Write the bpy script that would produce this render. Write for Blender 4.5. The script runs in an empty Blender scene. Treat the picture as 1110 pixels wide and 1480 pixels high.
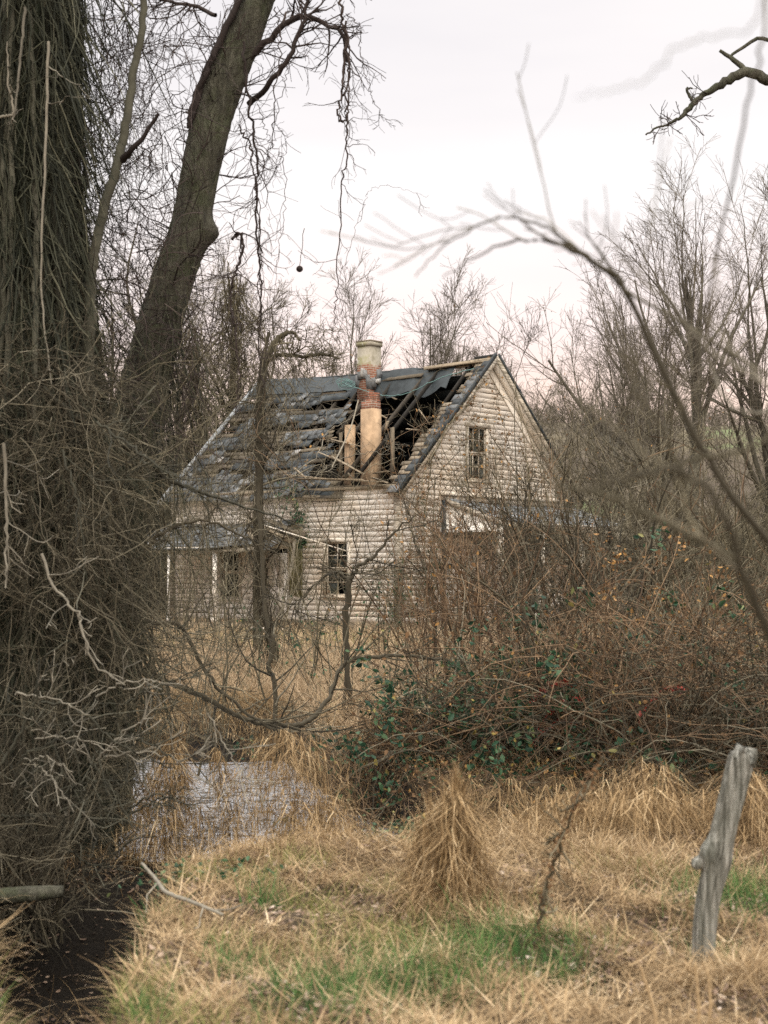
import bpy, math, random
import numpy as np
from mathutils import Vector

random.seed(7)
rs = np.random.RandomState(11)
C = bpy.context.scene.collection
sc = bpy.context.scene
R_ = math.radians
F = 2222.0            # focal length in photo pixels
CAMH = 1.75
PITCH = math.atan(90 / F)
cP, sP = math.cos(PITCH), math.sin(PITCH)

def W(px, py, Y):
    """world point at distance Y that the photo shows at pixel px, py"""
    x = (px - 555) / F; v = (740 - py) / F
    f = Y / (cP - v * sP)
    return np.array([x * f, Y, CAMH + f * (sP + v * cP)])

# ------------------------------------------------------------------ terrain
def sstep(t):
    t = np.clip(t, 0, 1); return t * t * (3 - 2 * t)

def wob(x, y, f, s=0.0):
    return (np.sin(x * f + 1.3 + s) * np.cos(y * f * 1.13 + 2.1 + s) + .5 * np.sin(x * f * 2.3 + y * f * 1.7 + s * 2) + .35 * np.cos(y * f * 3.1 - x * f * 2.7 + s)) / 1.85

def height(x, y):
    x = np.asarray(x, float); y = np.asarray(y, float)
    z = .05 * wob(x, y, .9) + .035 * wob(x, y, 2.6, 1) * np.clip((40 - y) / 30, 0, 1)
    # creek crossing the picture behind the near bank
    yc = np.interp(x, [-8, -3, -1.3, -.5, .3, 1.2, 2.2, 5], [15.5, 15.3, 15.0, 13.2, 12.1, 12.2, 11.6, 10.6])
    hw = np.interp(x, [-8, -3, -1.3, -.5, .3, 1.2, 2.2, 5], [6.0, 6.2, 6.2, 3.6, 2.3, 1.5, 1.7, 1.8])
    d = np.abs(y - yc + .25 * np.sin(x * 2.1)) / hw
    z = z - 1.12 * sstep((1.0 - d) / .42)
    z = z + (.05 * wob(x, y, 3.1, 4) + .035 * wob(x, y, 7.3, 6)) * (z > -.2) * (y < 12) * (y > 0)
    z = z + .22 * np.exp(-((x - 1.25) / .8) ** 2 - ((y - 9.6) / .8) ** 2)
    z = z + .85 * np.exp(-((x + .72) / .42) ** 2 - ((y - 11.9) / .85) ** 2) * (z < -.2)
    # side gully towards the camera at the left
    xc = np.interp(y, [3, 5.5, 7, 8.5, 10, 14], [-.9, -1.2, -1.45, -1.75, -2.1, -2.9])
    gw = np.interp(y, [3, 5.5, 7, 8.5, 10, 14], [.14, .22, .38, .62, 1.0, 1.2])
    g = np.abs(x - xc + .06 * np.sin(y * 5)) / gw
    z = np.where((y > 1) & (y < 15), np.minimum(z, -1.45 * sstep((1.0 - g) / .62) + .04), z)
    # a mud bar holds the pool back from the gully
    z = np.maximum(z, np.where((x < .6) & (y > 10) & (y < 14), -.46 + .05 * wob(x, y, 2.2, 9) - 1.9 * np.abs(y - 11.95 - .12 * np.sin(x * 3)) ** 1.6, -9))
    # gentle rise of the right bank under the brambles, and the hill
    z = z + .5 * sstep((y - 13) / 5) * sstep((x - .5) / 3) * sstep((34 - y) / 12)
    lat = .86 + .14 * sstep((x + 20) / 40)
    z = z + 18.6 * sstep((y - 66) / 110) * lat + 1.2 * wob(x, y, .045, 3) * sstep((y - 80) / 40)
    return z

def H(x, y): return float(height(x, y))

def at_ground(px, Y):
    x = (px - 555) / F * Y
    return np.array([x, Y, H(x, Y)])

# ------------------------------------------------------------------ tagging
def tag(o, label=None, cat=None, group=None, kind=None):
    if label: o['label'] = label
    if cat: o['category'] = cat
    if group: o['group'] = group
    if kind: o['kind'] = kind
    return o

def thing(name, label, cat, loc=(0, 0, 0), rz=0, group=None):
    o = bpy.data.objects.new(name, None); C.objects.link(o)
    o.location = tuple(map(float, loc)); o.rotation_euler = (0, 0, rz); o.empty_display_size = .2
    return tag(o, label, cat, group)

# ------------------------------------------------------------------ mesh accumulator
class Acc:
    def __init__(self): self.v = []; self.f = []; self.t = []; self.n = 0; self.smooth = False
    def add(self, v, f, tint=0.5):
        v = np.asarray(v, float).reshape(-1, 3); f = np.asarray(f, int)
        self.v.append(v); self.f.append(f + self.n); self.n += len(v)
        t = np.empty(len(v)); t[:] = tint; self.t.append(t)
        return self
    def box(self, c, s, rot=None, tint=.5, jit=0):
        """box centred at c with full sizes s; rot = 3x3 matrix (columns = axes)"""
        k = np.array([[-1, -1, -1], [1, -1, -1], [1, 1, -1], [-1, 1, -1], [-1, -1, 1], [1, -1, 1], [1, 1, 1], [-1, 1, 1]]) * .5
        v = k * np.asarray(s, float)
        if jit: v = v + rs.normal(0, jit, v.shape)
        if rot is not None: v = v @ np.asarray(rot).T
        self.add(v + np.asarray(c, float), [[0, 3, 2, 1], [4, 5, 6, 7], [0, 1, 5, 4], [1, 2, 6, 5], [2, 3, 7, 6], [3, 0, 4, 7]], tint)
        return self
    def bar(self, a, b, w, h, up=(0, 0, 1), tint=.5, jit=0):
        a = np.asarray(a, float); b = np.asarray(b, float); d = b - a; L = np.linalg.norm(d); d = d / L
        s = np.cross(np.asarray(up, float), d)
        if np.linalg.norm(s) < 1e-4: s = np.cross([1, 0, 0], d)
        s /= np.linalg.norm(s); u = np.cross(d, s)
        return self.box((a + b) / 2, (L, w, h), np.stack([d, s, u], 1), tint, jit)
    def build(self, name, mat, parent=None, smooth=False, loc=None, subtract=None):
        V = np.concatenate(self.v) if self.v else np.zeros((0, 3)); T = np.concatenate(self.t) if self.t else np.zeros(0)
        if subtract is not None: V = V - np.asarray(subtract)
        me = bpy.data.meshes.new(name)
        sizes = np.concatenate([np.full(len(f), f.shape[1]) for f in self.f]).astype(np.int32)
        loops = np.concatenate([f.ravel() for f in self.f]).astype(np.int32)
        me.vertices.add(len(V)); me.vertices.foreach_set('co', V.astype(np.float32).ravel())
        me.loops.add(len(loops)); me.loops.foreach_set('vertex_index', loops)
        me.polygons.add(len(sizes)); st = np.zeros(len(sizes), np.int32); st[1:] = np.cumsum(sizes)[:-1]
        me.polygons.foreach_set('loop_start', st)
        if smooth: me.polygons.foreach_set('use_smooth', np.ones(len(sizes), bool))
        a = me.attributes.new('tint', 'FLOAT', 'POINT'); a.data.foreach_set('value', T.astype(np.float32))
        me.update(calc_edges=True); me.validate()
        me.materials.append(mat)
        o = bpy.data.objects.new(name, me); C.objects.link(o)
        if parent is not None: o.parent = parent
        if loc is not None: o.location = tuple(map(float, loc))
        return o

def nrm(v): return v / np.maximum(np.linalg.norm(v, axis=-1, keepdims=True), 1e-9)

def tubes(acc, P, R, sides=3, tint=None):
    """P (N,n,3) paths with radii R (N,n)"""
    P = np.asarray(P, float); R = np.asarray(R, float); N, n, _ = P.shape
    if N == 0: return
    T = np.empty_like(P); T[:, 1:-1] = P[:, 2:] - P[:, :-2]; T[:, 0] = P[:, 1] - P[:, 0]; T[:, -1] = P[:, -1] - P[:, -2]
    T = nrm(T); ch = np.abs(nrm(P[:, -1] - P[:, 0])); ref = np.zeros((N, 3)); ref[np.arange(N), np.argmin(ch, 1)] = 1
    U = nrm(np.cross(T, ref[:, None, :])); V = np.cross(T, U)
    a = np.arange(sides) / sides * 2 * np.pi
    ring = U[:, :, None, :] * np.cos(a)[None, None, :, None] + V[:, :, None, :] * np.sin(a)[None, None, :, None]
    verts = P[:, :, None, :] + ring * R[:, :, None, None]
    i = (np.arange(N)[:, None, None] * n + np.arange(n - 1)[None, :, None]) * sides
    k = np.arange(sides)[None, None, :]; k2 = (k + 1) % sides
    f = np.stack([i + k, i + k2, i + sides + k2, i + sides + k], -1).reshape(-1, 4)
    if tint is None: tint = rs.rand(N)
    acc.add(verts.reshape(-1, 3), f, np.repeat(tint, n * sides))

def catmull(pts, m):
    pts = np.asarray(pts, float); n = len(pts)
    q = np.vstack([2 * pts[0] - pts[1], pts, 2 * pts[-1] - pts[-2]])
    t = np.linspace(0, n - 1 - 1e-6, m); i = t.astype(int); u = (t - i)[:, None]
    p0, p1, p2, p3 = q[i], q[i + 1], q[i + 2], q[i + 3]
    return .5 * ((2 * p1) + (-p0 + p2) * u + (2 * p0 - 5 * p1 + 4 * p2 - p3) * u ** 2 + (-p0 + 3 * p1 - 3 * p2 + p3) * u ** 3)

def spawn(P, R, k, t=(.25, 1.), ang=(40, 14), L=(.3, .6), rf=.6, n=5, up=.06, wig=.16, tip=.3, absL=False, rmin=.0012):
    N, m, _ = P.shape
    idx = np.repeat(np.arange(N), k); M = len(idx)
    tt = rs.uniform(t[0], t[1], M); f = np.minimum(tt * (m - 1), m - 1 - 1e-4); i = f.astype(int); a = (f - i)[:, None]
    org = P[idx, i] * (1 - a) + P[idx, i + 1] * a
    tan = nrm(P[idx, i + 1] - P[idx, i])
    r0 = (R[idx, i] * (1 - a[:, 0]) + R[idx, i + 1] * a[:, 0]) * rf
    per = nrm(np.cross(tan, rs.normal(size=(M, 3))))
    th = np.radians(rs.normal(ang[0], ang[1], M))[:, None]
    d = tan * np.cos(th) + per * np.sin(th)
    if absL: ln = rs.uniform(L[0], L[1], M)
    else: ln = np.linalg.norm(np.diff(P, axis=1), axis=2).sum(1)[idx] * rs.uniform(L[0], L[1], M) * (1.15 - .5 * tt)
    out = np.empty((M, n, 3)); out[:, 0] = org; st = (ln / (n - 1))[:, None]
    for j in range(1, n):
        out[:, j] = out[:, j - 1] + d * st
        d = nrm(d + rs.normal(0, wig, (M, 3)) + np.array([0, 0, up]))
    rr = np.maximum(r0[:, None] * np.linspace(1, tip, n)[None, :], rmin)
    return out, rr

def one(pts, r, m=14, wob_=0.0):
    P = catmull(pts, m)
    if wob_: P[1:-1] += rs.normal(0, wob_, (m - 2, 3))
    r = np.interp(np.linspace(0, 1, m), np.linspace(0, 1, len(r)), r)
    return P[None], r[None]

def walk(org, d, ln, n, wig, grav, r0, r1):
    """vectorised random walks: org (N,3), d (N,3)"""
    N = len(org); out = np.empty((N, n, 3)); out[:, 0] = org; d = nrm(d); st = (np.ones(N) * ln / (n - 1))[:, None]
    for j in range(1, n):
        out[:, j] = out[:, j - 1] + d * st
        d = nrm(d + rs.normal(0, wig, (N, 3)) + np.array([0, 0, grav]))
    r0 = np.ones(N) * r0; r1 = np.ones(N) * r1
    return out, r0[:, None] + (r1 - r0)[:, None] * np.linspace(0, 1, n)[None]

def trunk(acc, pts, rad, m=90, sides=40, ridge=.06, lump=.08, seed=0, knots=()):
    """thick trunk with bark ridges; knots = (t, angle, size, amount)"""
    P = catmull(pts, m); t = np.linspace(0, 1, m)
    r = np.interp(t, np.linspace(0, 1, len(rad)), rad)
    T = np.gradient(P, axis=0); T = nrm(T); ref = np.array([0, 1., 0])
    U = nrm(np.cross(ref, T)); V = nrm(np.cross(T, U))
    a = np.arange(sides) / sides * 2 * np.pi
    Z = np.arange(m)[:, None] / m; A = a[None]
    sp = np.linalg.norm(np.diff(P, axis=0), axis=1).sum()
    z = Z * sp
    q = 1 + lump * (np.sin(A * 2 + z * 1.1 + seed) * .6 + np.sin(A * 3 - z * 1.9 + seed * 2) * .4)
    q += ridge * (np.sin(A * 13 + 1.7 * np.sin(z * 3.1 + seed) + z * .9) * .5 + np.sin(A * 7 - z * 5.3 + 2 * np.sin(z * 2.2)) * .35 + rs.normal(0, .35, (m, sides)))
    for (kt, ka, ks, kk) in knots:
        da = np.abs((A - ka + np.pi) % (2 * np.pi) - np.pi) * r.mean()
        q += kk * np.exp(-(((Z - kt) * sp) ** 2 + da ** 2) / ks ** 2)
    rr = r[:, None] * q
    v = P[:, None] + U[:, None] * (np.cos(A) * rr)[..., None] + V[:, None] * (np.sin(A) * rr)[..., None]
    i = (np.arange(m - 1)[:, None]) * sides; k = np.arange(sides)[None]; k2 = (k + 1) % sides
    f = np.stack([i + k, i + k2, i + sides + k2, i + sides + k], -1).reshape(-1, 4)
    vv = np.vstack([v.reshape(-1, 3), P[-1:] + T[-1:] * r[-1] * .3])
    acc.add(vv, f, .5)
    base = (m - 1) * sides; off = acc.n - len(vv)
    acc.f.append(np.array([[base + j, base + (j + 1) % sides, m * sides] for j in range(sides)]) + off)
    return P, r

def blades(acc, root, h, az, lean, bend, width, n=4, tint=None):
    N = len(root); h = np.ones(N) * h; width = np.ones(N) * width
    P = np.empty((N, n, 3)); P[:, 0] = root; hd = np.stack([np.cos(az), np.sin(az), np.zeros(N)], 1)
    for j in range(1, n):
        ph = lean + bend * (j - .5) / (n - 1)
        P[:, j] = P[:, j - 1] + (hd * np.sin(ph)[:, None] + np.array([0, 0, 1]) * np.cos(ph)[:, None]) * (h / (n - 1))[:, None]
    tw = az + rs.normal(0, .6, N)
    sd = np.stack([-np.sin(tw), np.cos(tw), np.zeros(N)], 1)
    w = width[:, None] * np.linspace(1, .15, n)[None] * .5
    v = np.stack([P - sd[:, None] * w[..., None], P + sd[:, None] * w[..., None]], 2)
    i = (np.arange(N)[:, None] * n + np.arange(n - 1)[None]) * 2
    f = np.stack([i, i + 1, i + 3, i + 2], -1).reshape(-1, 4)
    if tint is None: tint = rs.rand(N)
    acc.add(v.reshape(-1, 3), f, np.repeat(tint, n * 2))

def leaves(acc, c, size, tint=None, flat=0.0, aspect=.6):
    """small folded leaves"""
    N = len(c); size = (np.ones(N) * size)[:, None]
    a = nrm(rs.normal(size=(N, 3)) * np.array([1, 1, 1 - flat])); b = nrm(np.cross(a, rs.normal(size=(N, 3)) * np.array([1 - flat, 1 - flat, 1]) + 1e-3)) if flat < .5 else nrm(np.cross(a, np.array([0, 0, 1.]) + rs.normal(0, .3, (N, 3))))
    nn = np.cross(a, b)
    v = np.stack([c - a * size * .5, c - a * size * .12 + b * size * aspect * .5 + nn * size * .12, c + a * size * .3 + b * size * aspect * .33 + nn * size * .08,
                  c + a * size * .55, c + a * size * .3 - b * size * aspect * .33 + nn * size * .08, c - a * size * .12 - b * size * aspect * .5 + nn * size * .12], 1)
    i = np.arange(N)[:, None] * 6
    f = np.concatenate([i + np.array([[0, 1, 2, 3]]), i + np.array([[0, 3, 4, 5]])], 0)
    if tint is None: tint = rs.rand(N)
    acc.add(v.reshape(-1, 3), f, np.repeat(tint, 6))

# ------------------------------------------------------------------ materials
def new_mat(name):
    m = bpy.data.materials.new(name); m.use_nodes = True
    nt = m.node_tree; b = nt.nodes['Principled BSDF']
    b.inputs['Roughness'].default_value = .9
    if 'Specular IOR Level' in b.inputs: b.inputs['Specular IOR Level'].default_value = .25
    return m, nt, b

def ramp(nt, stops, interp='LINEAR'):
    r = nt.nodes.new('ShaderNodeValToRGB'); r.color_ramp.interpolation = interp
    e = r.color_ramp.elements
    while len(e) < len(stops): e.new(.5)
    for k, (p, c) in enumerate(stops):
        e[k].position = p; e[k].color = (c[0], c[1], c[2], 1)
    return r

def noise(nt, scale, detail=6, rough=.6, vec=None, dist=0):
    n = nt.nodes.new('ShaderNodeTexNoise'); n.inputs['Scale'].default_value = scale
    n.inputs['Detail'].default_value = detail; n.inputs['Roughness'].default_value = rough; n.inputs['Distortion'].default_value = dist
    if vec is not None: nt.links.new(vec, n.inputs['Vector'])
    return n

def objco(nt, scale=(1, 1, 1)):
    t = nt.nodes.new('ShaderNodeTexCoord'); m = nt.nodes.new('ShaderNodeMapping'); m.inputs['Scale'].default_value = scale
    nt.links.new(t.outputs['Object'], m.inputs['Vector']); return m.outputs['Vector']

def mixc(nt, fac, a, b, blend='MIX'):
    m = nt.nodes.new('ShaderNodeMix'); m.data_type = 'RGBA'; m.blend_type = blend
    for s, x in ((m.inputs[0], fac), (m.inputs[6], a), (m.inputs[7], b)):
        if isinstance(x, (int, float)): s.default_value = x
        elif isinstance(x, tuple): s.default_value = (x[0], x[1], x[2], 1)
        else: nt.links.new(x, s)
    return m.outputs[2]

def bump(nt, b, hgt, strength=.5, dist=.02):
    n = nt.nodes.new('ShaderNodeBump'); n.inputs['Strength'].default_value = strength; n.inputs['Distance'].default_value = dist
    nt.links.new(hgt, n.inputs['Height']); nt.links.new(n.outputs['Normal'], b.inputs['Normal'])

def tint_mat(name, stops, nscale=0, namount=.4, rough=.9, transl=0.0):
    """colour from the per-strand tint, mottled"""
    m, nt, b = new_mat(name)
    a = nt.nodes.new('ShaderNodeAttribute'); a.attribute_name = 'tint'
    r = ramp(nt, stops); nt.links.new(a.outputs['Fac'], r.inputs['Fac']); col = r.outputs['Color']
    if nscale:
        n = noise(nt, nscale, 5, .6, objco(nt)); rr = ramp(nt, [(.25, (1 - namount,) * 3), (.75, (1 + namount * .35,) * 3)])
        nt.links.new(n.outputs['Fac'], rr.inputs['Fac']); col = mixc(nt, 1.0, col, rr.outputs['Color'], 'MULTIPLY')
    nt.links.new(col, b.inputs['Base Color']); b.inputs['Roughness'].default_value = rough
    if transl:
        tr = nt.nodes.new('ShaderNodeBsdfTranslucent'); nt.links.new(col, tr.inputs['Color'])
        mx = nt.nodes.new('ShaderNodeMixShader'); mx.inputs[0].default_value = transl
        o = nt.nodes['Material Output']; nt.links.new(b.outputs[0], mx.inputs[1]); nt.links.new(tr.outputs[0], mx.inputs[2]); nt.links.new(mx.outputs[0], o.inputs['Surface'])
    return m

M = {}
def bark(name, c1, c2, c3, moss=None, zs=.16, strength=.9):
    m, nt, b = new_mat(name)
    v = objco(nt, (1, 1, zs)); n1 = noise(nt, 21, 8, .62, v, .8); n2 = noise(nt, 3.0, 5, .6, objco(nt)); n3 = noise(nt, 90, 4, .6, v)
    r = ramp(nt, [(.3, c1), (.52, c2), (.72, c3)]); nt.links.new(n1.outputs['Fac'], r.inputs['Fac']); col = r.outputs['Color']
    col = mixc(nt, .45, col, ramp_of(nt, n2.outputs['Fac'], [(.3, tuple(x * .55 for x in c2)), (.7, tuple(min(1, x * 1.5) for x in c2))]))
    if moss:
        n4 = noise(nt, 5, 6, .7, objco(nt)); rm = ramp(nt, [(.48, (0, 0, 0)), (.62, (1, 1, 1))]); nt.links.new(n4.outputs['Fac'], rm.inputs['Fac'])
        k = nt.nodes.new('ShaderNodeMath'); k.operation = 'MULTIPLY'; k.inputs[1].default_value = .55; nt.links.new(rm.outputs['Color'], k.inputs[0])
        col = mixc(nt, k.outputs[0], col, moss)
    nt.links.new(col, b.inputs['Base Color'])
    ad = nt.nodes.new('ShaderNodeMath'); ad.operation = 'ADD'; nt.links.new(n1.outputs['Fac'], ad.inputs[0])
    q = nt.nodes.new('ShaderNodeMath'); q.operation = 'MULTIPLY'; q.inputs[1].default_value = .4; nt.links.new(n3.outputs['Fac'], q.inputs[0]); nt.links.new(q.outputs[0], ad.inputs[1])
    bump(nt, b, ad.outputs[0], strength, .10)
    return m
def ramp_of(nt, fac, stops):
    r = ramp(nt, stops); nt.links.new(fac, r.inputs['Fac']); return r.outputs['Color']

M['bark'] = bark('bark_grey_brown', (.014, .013, .009), (.082, .078, .056), (.19, .18, .135), (.075, .088, .042))
M['bark_dark'] = bark('bark_dark', (.010, .010, .007), (.045, .045, .030), (.10, .095, .062), (.045, .065, .03))
M['bark_far'] = tint_mat('far_bark', [(0, (.055, .048, .036)), (.5, (.10, .09, .066)), (1, (.17, .155, .115))], 1.5, .4)
M['twig_far'] = tint_mat('far_twig', [(0, (.065, .055, .044)), (.6, (.125, .108, .083)), (1, (.20, .175, .135))])
M['twig_mid'] = tint_mat('mid_twig', [(0, (.028, .025, .015)), (.5, (.084, .072, .045)), (.85, (.155, .133, .085)), (1, (.25, .22, .15))])
M['twig_dark'] = tint_mat('dark_twig', [(0, (.020, .017, .011)), (.55, (.065, .055, .036)), (.85, (.125, .108, .072)), (1, (.22, .195, .14))])
M['fleece'] = tint_mat('vine_fleece_bark', [(0, (.010, .012, .007)), (.6, (.034, .036, .022)), (.93, (.07, .07, .045)), (1, (.14, .135, .09))])
M['vine'] = tint_mat('vine_bark', [(0, (.020, .019, .013)), (.6, (.055, .053, .037)), (1, (.13, .125, .092))], 12, .4)
M['vine_sky'] = tint_mat('hanging_vine_bark', [(0, (.022, .016, .014)), (1, (.07, .052, .045))])
M['red_twig'] = tint_mat('reddish_twig', [(0, (.045, .027, .016)), (.5, (.12, .078, .046)), (1, (.25, .17, .10))])
M['pale_twig'] = tint_mat('pale_dead_twig', [(0, (.13, .12, .095)), (1, (.30, .27, .21))], 14, .4)
M['dry'] = tint_mat('dead_grass', [(0, (.085, .052, .024)), (.3, (.24, .162, .085)), (.7, (.46, .335, .19)), (1, (.68, .55, .37))], transl=.2)
M['dry_dark'] = tint_mat('dull_dead_grass', [(0, (.05, .031, .014)), (.4, (.20, .13, .062)), (.8, (.42, .295, .155)), (1, (.66, .51, .31))], transl=.15)
M['dry_far'] = tint_mat('meadow_grass', [(0, (.15, .10, .055)), (.4, (.36, .26, .155)), (.85, (.56, .43, .285)), (1, (.27, .28, .14))], transl=.25)
M['mixgrass'] = tint_mat('yellow_green_grass', [(0, (.07, .11, .022)), (.45, (.20, .22, .065)), (1, (.42, .37, .15))], transl=.3)
M['green'] = tint_mat('green_grass', [(0, (.020, .06, .016)), (.6, (.06, .15, .04)), (1, (.19, .27, .09))], transl=.3)
M['ivy'] = tint_mat('green_leaf', [(0, (.010, .032, .018)), (.6, (.026, .075, .036)), (.93, (.08, .14, .065)), (1, (.36, .26, .07))], rough=.55, transl=.15)
M['litter'] = tint_mat('dead_leaf', [(0, (.06, .042, .032)), (.5, (.20, .135, .095)), (.9, (.36, .27, .20)), (1, (.5, .42, .35))], transl=.1)
M['brown_leaf'] = tint_mat('clinging_brown_leaf', [(0, (.07, .04, .02)), (.7, (.24, .14, .07)), (1, (.50, .28, .09))], transl=.2)
M['berry'] = tint_mat('red_berry', [(0, (.12, .02, .012)), (1, (.34, .06, .04))], rough=.4)

# ------------------------------------------------------------------ ground, water, sky
def graded(a, b, fa, fb, s, g=1.12):
    """coordinates from a to b, spacing s between fa and fb, growing outside"""
    mid = list(np.arange(fa, fb, s)); lo = [fa]; d = s
    while lo[-1] > a: d *= g; lo.append(lo[-1] - d)
    hi = [fb]; d = s
    while hi[-1] < b: d *= g; hi.append(hi[-1] + d)
    return np.array(lo[::-1][:-1] + mid + hi)
gx = graded(-420, 420, -7, 7, .09); gy = graded(-60, 900, 2, 24, .1, 1.07)
X, Y = np.meshgrid(gx, gy); Z = height(X, Y)
Z += rs.normal(0, .012, Z.shape) * (np.abs(X) < 8) * (Y < 26)
nx, ny = len(gx), len(gy)
i = (np.arange(ny - 1)[:, None] * nx + np.arange(nx - 1)[None]).ravel()
a = Acc().add(np.stack([X, Y, Z], -1), np.stack([i, i + 1, i + nx + 1, i + nx], 1))
m, nt, b = new_mat('ground_soil_and_thatch')
co = objco(nt); n1 = noise(nt, 9, 8, .7, co); n2 = noise(nt, .9, 5, .6, co); n3 = noise(nt, 60, 4, .7, co)
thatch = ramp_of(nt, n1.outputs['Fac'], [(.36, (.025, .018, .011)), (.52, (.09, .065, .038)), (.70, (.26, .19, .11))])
shaded_soil = ramp_of(nt, n3.outputs['Fac'], [(.3, (.005, .004, .003)), (.7, (.017, .013, .009))])  # near-black soil: the shade of the hollows is put into its colour
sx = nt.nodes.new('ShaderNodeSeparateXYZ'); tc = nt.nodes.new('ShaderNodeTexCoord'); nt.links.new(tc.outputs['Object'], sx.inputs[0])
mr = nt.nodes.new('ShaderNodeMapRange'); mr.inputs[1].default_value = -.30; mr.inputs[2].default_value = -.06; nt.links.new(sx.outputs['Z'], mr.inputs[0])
c1 = mixc(nt, mr.outputs[0], shaded_soil, thatch)
# the far hillside: brown brush floor with greener pasture patches
mr2 = nt.nodes.new('ShaderNodeMapRange'); mr2.inputs[1].default_value = 64; mr2.inputs[2].default_value = 84; nt.links.new(sx.outputs['Y'], mr2.inputs[0])
n4 = noise(nt, .05, 5, .6, co); hillc = ramp_of(nt, n4.outputs['Fac'], [(.42, (.09, .07, .05)), (.60, (.12, .10, .06)), (.68, (.13, .16, .07))])
c2 = mixc(nt, mr2.outputs[0], c1, hillc)
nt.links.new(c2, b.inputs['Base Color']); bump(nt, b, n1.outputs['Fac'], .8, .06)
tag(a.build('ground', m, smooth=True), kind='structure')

m, nt, b = new_mat('creek_water')
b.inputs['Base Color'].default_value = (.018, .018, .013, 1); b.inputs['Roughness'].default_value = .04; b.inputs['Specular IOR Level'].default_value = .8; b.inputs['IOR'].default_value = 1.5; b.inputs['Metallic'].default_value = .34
n1 = noise(nt, 3.0, 3, .5, objco(nt, (1, .5, 1))); n2 = noise(nt, 30, 3, .6, objco(nt))
n1.inputs['Scale'].default_value = 16; bump(nt, b, n1.outputs['Fac'], .75, .03)
sc_ = ramp_of(nt, noise(nt, 4.5, 8, .75, objco(nt)).outputs['Fac'], [(.50, (.62, .64, .68)), (.55, (.04, .035, .025))])  # pale patches paint the sky's reflection into the base colour; metallic boosts it
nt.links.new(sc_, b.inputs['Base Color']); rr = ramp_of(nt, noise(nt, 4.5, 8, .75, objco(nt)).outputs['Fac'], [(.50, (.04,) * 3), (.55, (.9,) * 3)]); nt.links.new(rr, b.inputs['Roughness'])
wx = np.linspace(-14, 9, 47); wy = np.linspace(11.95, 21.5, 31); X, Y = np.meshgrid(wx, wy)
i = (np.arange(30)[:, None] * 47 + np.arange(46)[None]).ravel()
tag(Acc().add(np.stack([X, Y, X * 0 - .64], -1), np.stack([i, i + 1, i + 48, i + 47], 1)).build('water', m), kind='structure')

w = bpy.data.worlds.new('World'); sc.world = w; w.use_nodes = True; nt = w.node_tree; nt.nodes.clear()
out = nt.nodes.new('ShaderNodeOutputWorld')
SUN_EL, SUN_AZ = R_(38), R_(170)     # sky sun: azimuth measured from +Y clockwise
sky = nt.nodes.new('ShaderNodeTexSky'); sky.sky_type = 'NISHITA'; sky.sun_disc = False; sky.sun_elevation = SUN_EL; sky.sun_rotation = SUN_AZ
bg1 = nt.nodes.new('ShaderNodeBackground'); bg1.inputs['Strength'].default_value = .05; nt.links.new(sky.outputs[0], bg1.inputs['Color'])
tc = nt.nodes.new('ShaderNodeTexCoord'); sx = nt.nodes.new('ShaderNodeSeparateXYZ'); nt.links.new(tc.outputs['Generated'], sx.inputs[0])
mp = nt.nodes.new('ShaderNodeMapping'); mp.inputs['Scale'].default_value = (1, 1, 5); nt.links.new(tc.outputs['Generated'], mp.inputs['Vector'])
cl = noise(nt, 2.2, 4, .5, mp.outputs['Vector'])
# overcast deck: peach at the horizon, pale pink above it, lilac white, brighter towards the zenith
el = nt.nodes.new('ShaderNodeMapRange'); el.inputs[1].default_value = 0; el.inputs[2].default_value = 1; nt.links.new(sx.outputs['Z'], el.inputs[0])
deck = ramp_of(nt, el.outputs[0], [(.0, (.95, .62, .45)), (.11, (.96, .72, .60)), (.155, (.94, .79, .74)), (.24, (.90, .85, .825)), (.36, (.825, .785, .775)), (.65, (1, .965, .93))])
dk = mixc(nt, 1.0, deck, ramp_of(nt, cl.outputs['Fac'], [(.35, (.90, .905, .925)), (.62, (1.0, 1.0, 1.0))]), 'MULTIPLY')
bst = nt.nodes.new('ShaderNodeMapRange'); bst.inputs[1].default_value = .42; bst.inputs[2].default_value = .95; bst.inputs[3].default_value = .80; bst.inputs[4].default_value = 2.7; nt.links.new(sx.outputs['Z'], bst.inputs[0])
bg2 = nt.nodes.new('ShaderNodeBackground'); nt.links.new(dk, bg2.inputs['Color']); nt.links.new(bst.outputs[0], bg2.inputs['Strength'])
mx = nt.nodes.new('ShaderNodeMixShader'); mx.inputs[0].default_value = .9
nt.links.new(bg1.outputs[0], mx.inputs[1]); nt.links.new(bg2.outputs[0], mx.inputs[2]); nt.links.new(mx.outputs[0], out.inputs['Surface'])

ld = bpy.data.lights.new('sun', 'SUN'); ld.energy = 1.5; ld.angle = R_(45); ld.color = (1, .92, .80)
lo = bpy.data.objects.new('sun', ld); C.objects.link(lo)
sd = Vector((math.sin(SUN_AZ) * math.cos(SUN_EL), math.cos(SUN_AZ) * math.cos(SUN_EL), math.sin(SUN_EL)))
lo.rotation_euler = sd.to_track_quat('Z', 'Y').to_euler(); lo.location = sd * 60

cd = bpy.data.cameras.new('camera'); co_ = bpy.data.objects.new('camera', cd); C.objects.link(co_); sc.camera = co_
co_.location = (0, 0, CAMH); co_.rotation_euler = (math.pi / 2 + PITCH, 0, 0)
cd.sensor_fit = 'VERTICAL'; cd.sensor_height = 69.9; cd.sensor_width = 52.4; cd.lens = 69.9 * F / 1480
cd.clip_end = 3000; cd.clip_start = .05
cd.dof.use_dof = True; cd.dof.focus_distance = 26; cd.dof.aperture_fstop = 6.8
sc.view_settings.view_transform = 'Standard'; sc.view_settings.look = 'None'; sc.view_settings.exposure = 0.75; sc.view_settings.gamma = 1; sc.cycles.use_denoising = False

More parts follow.
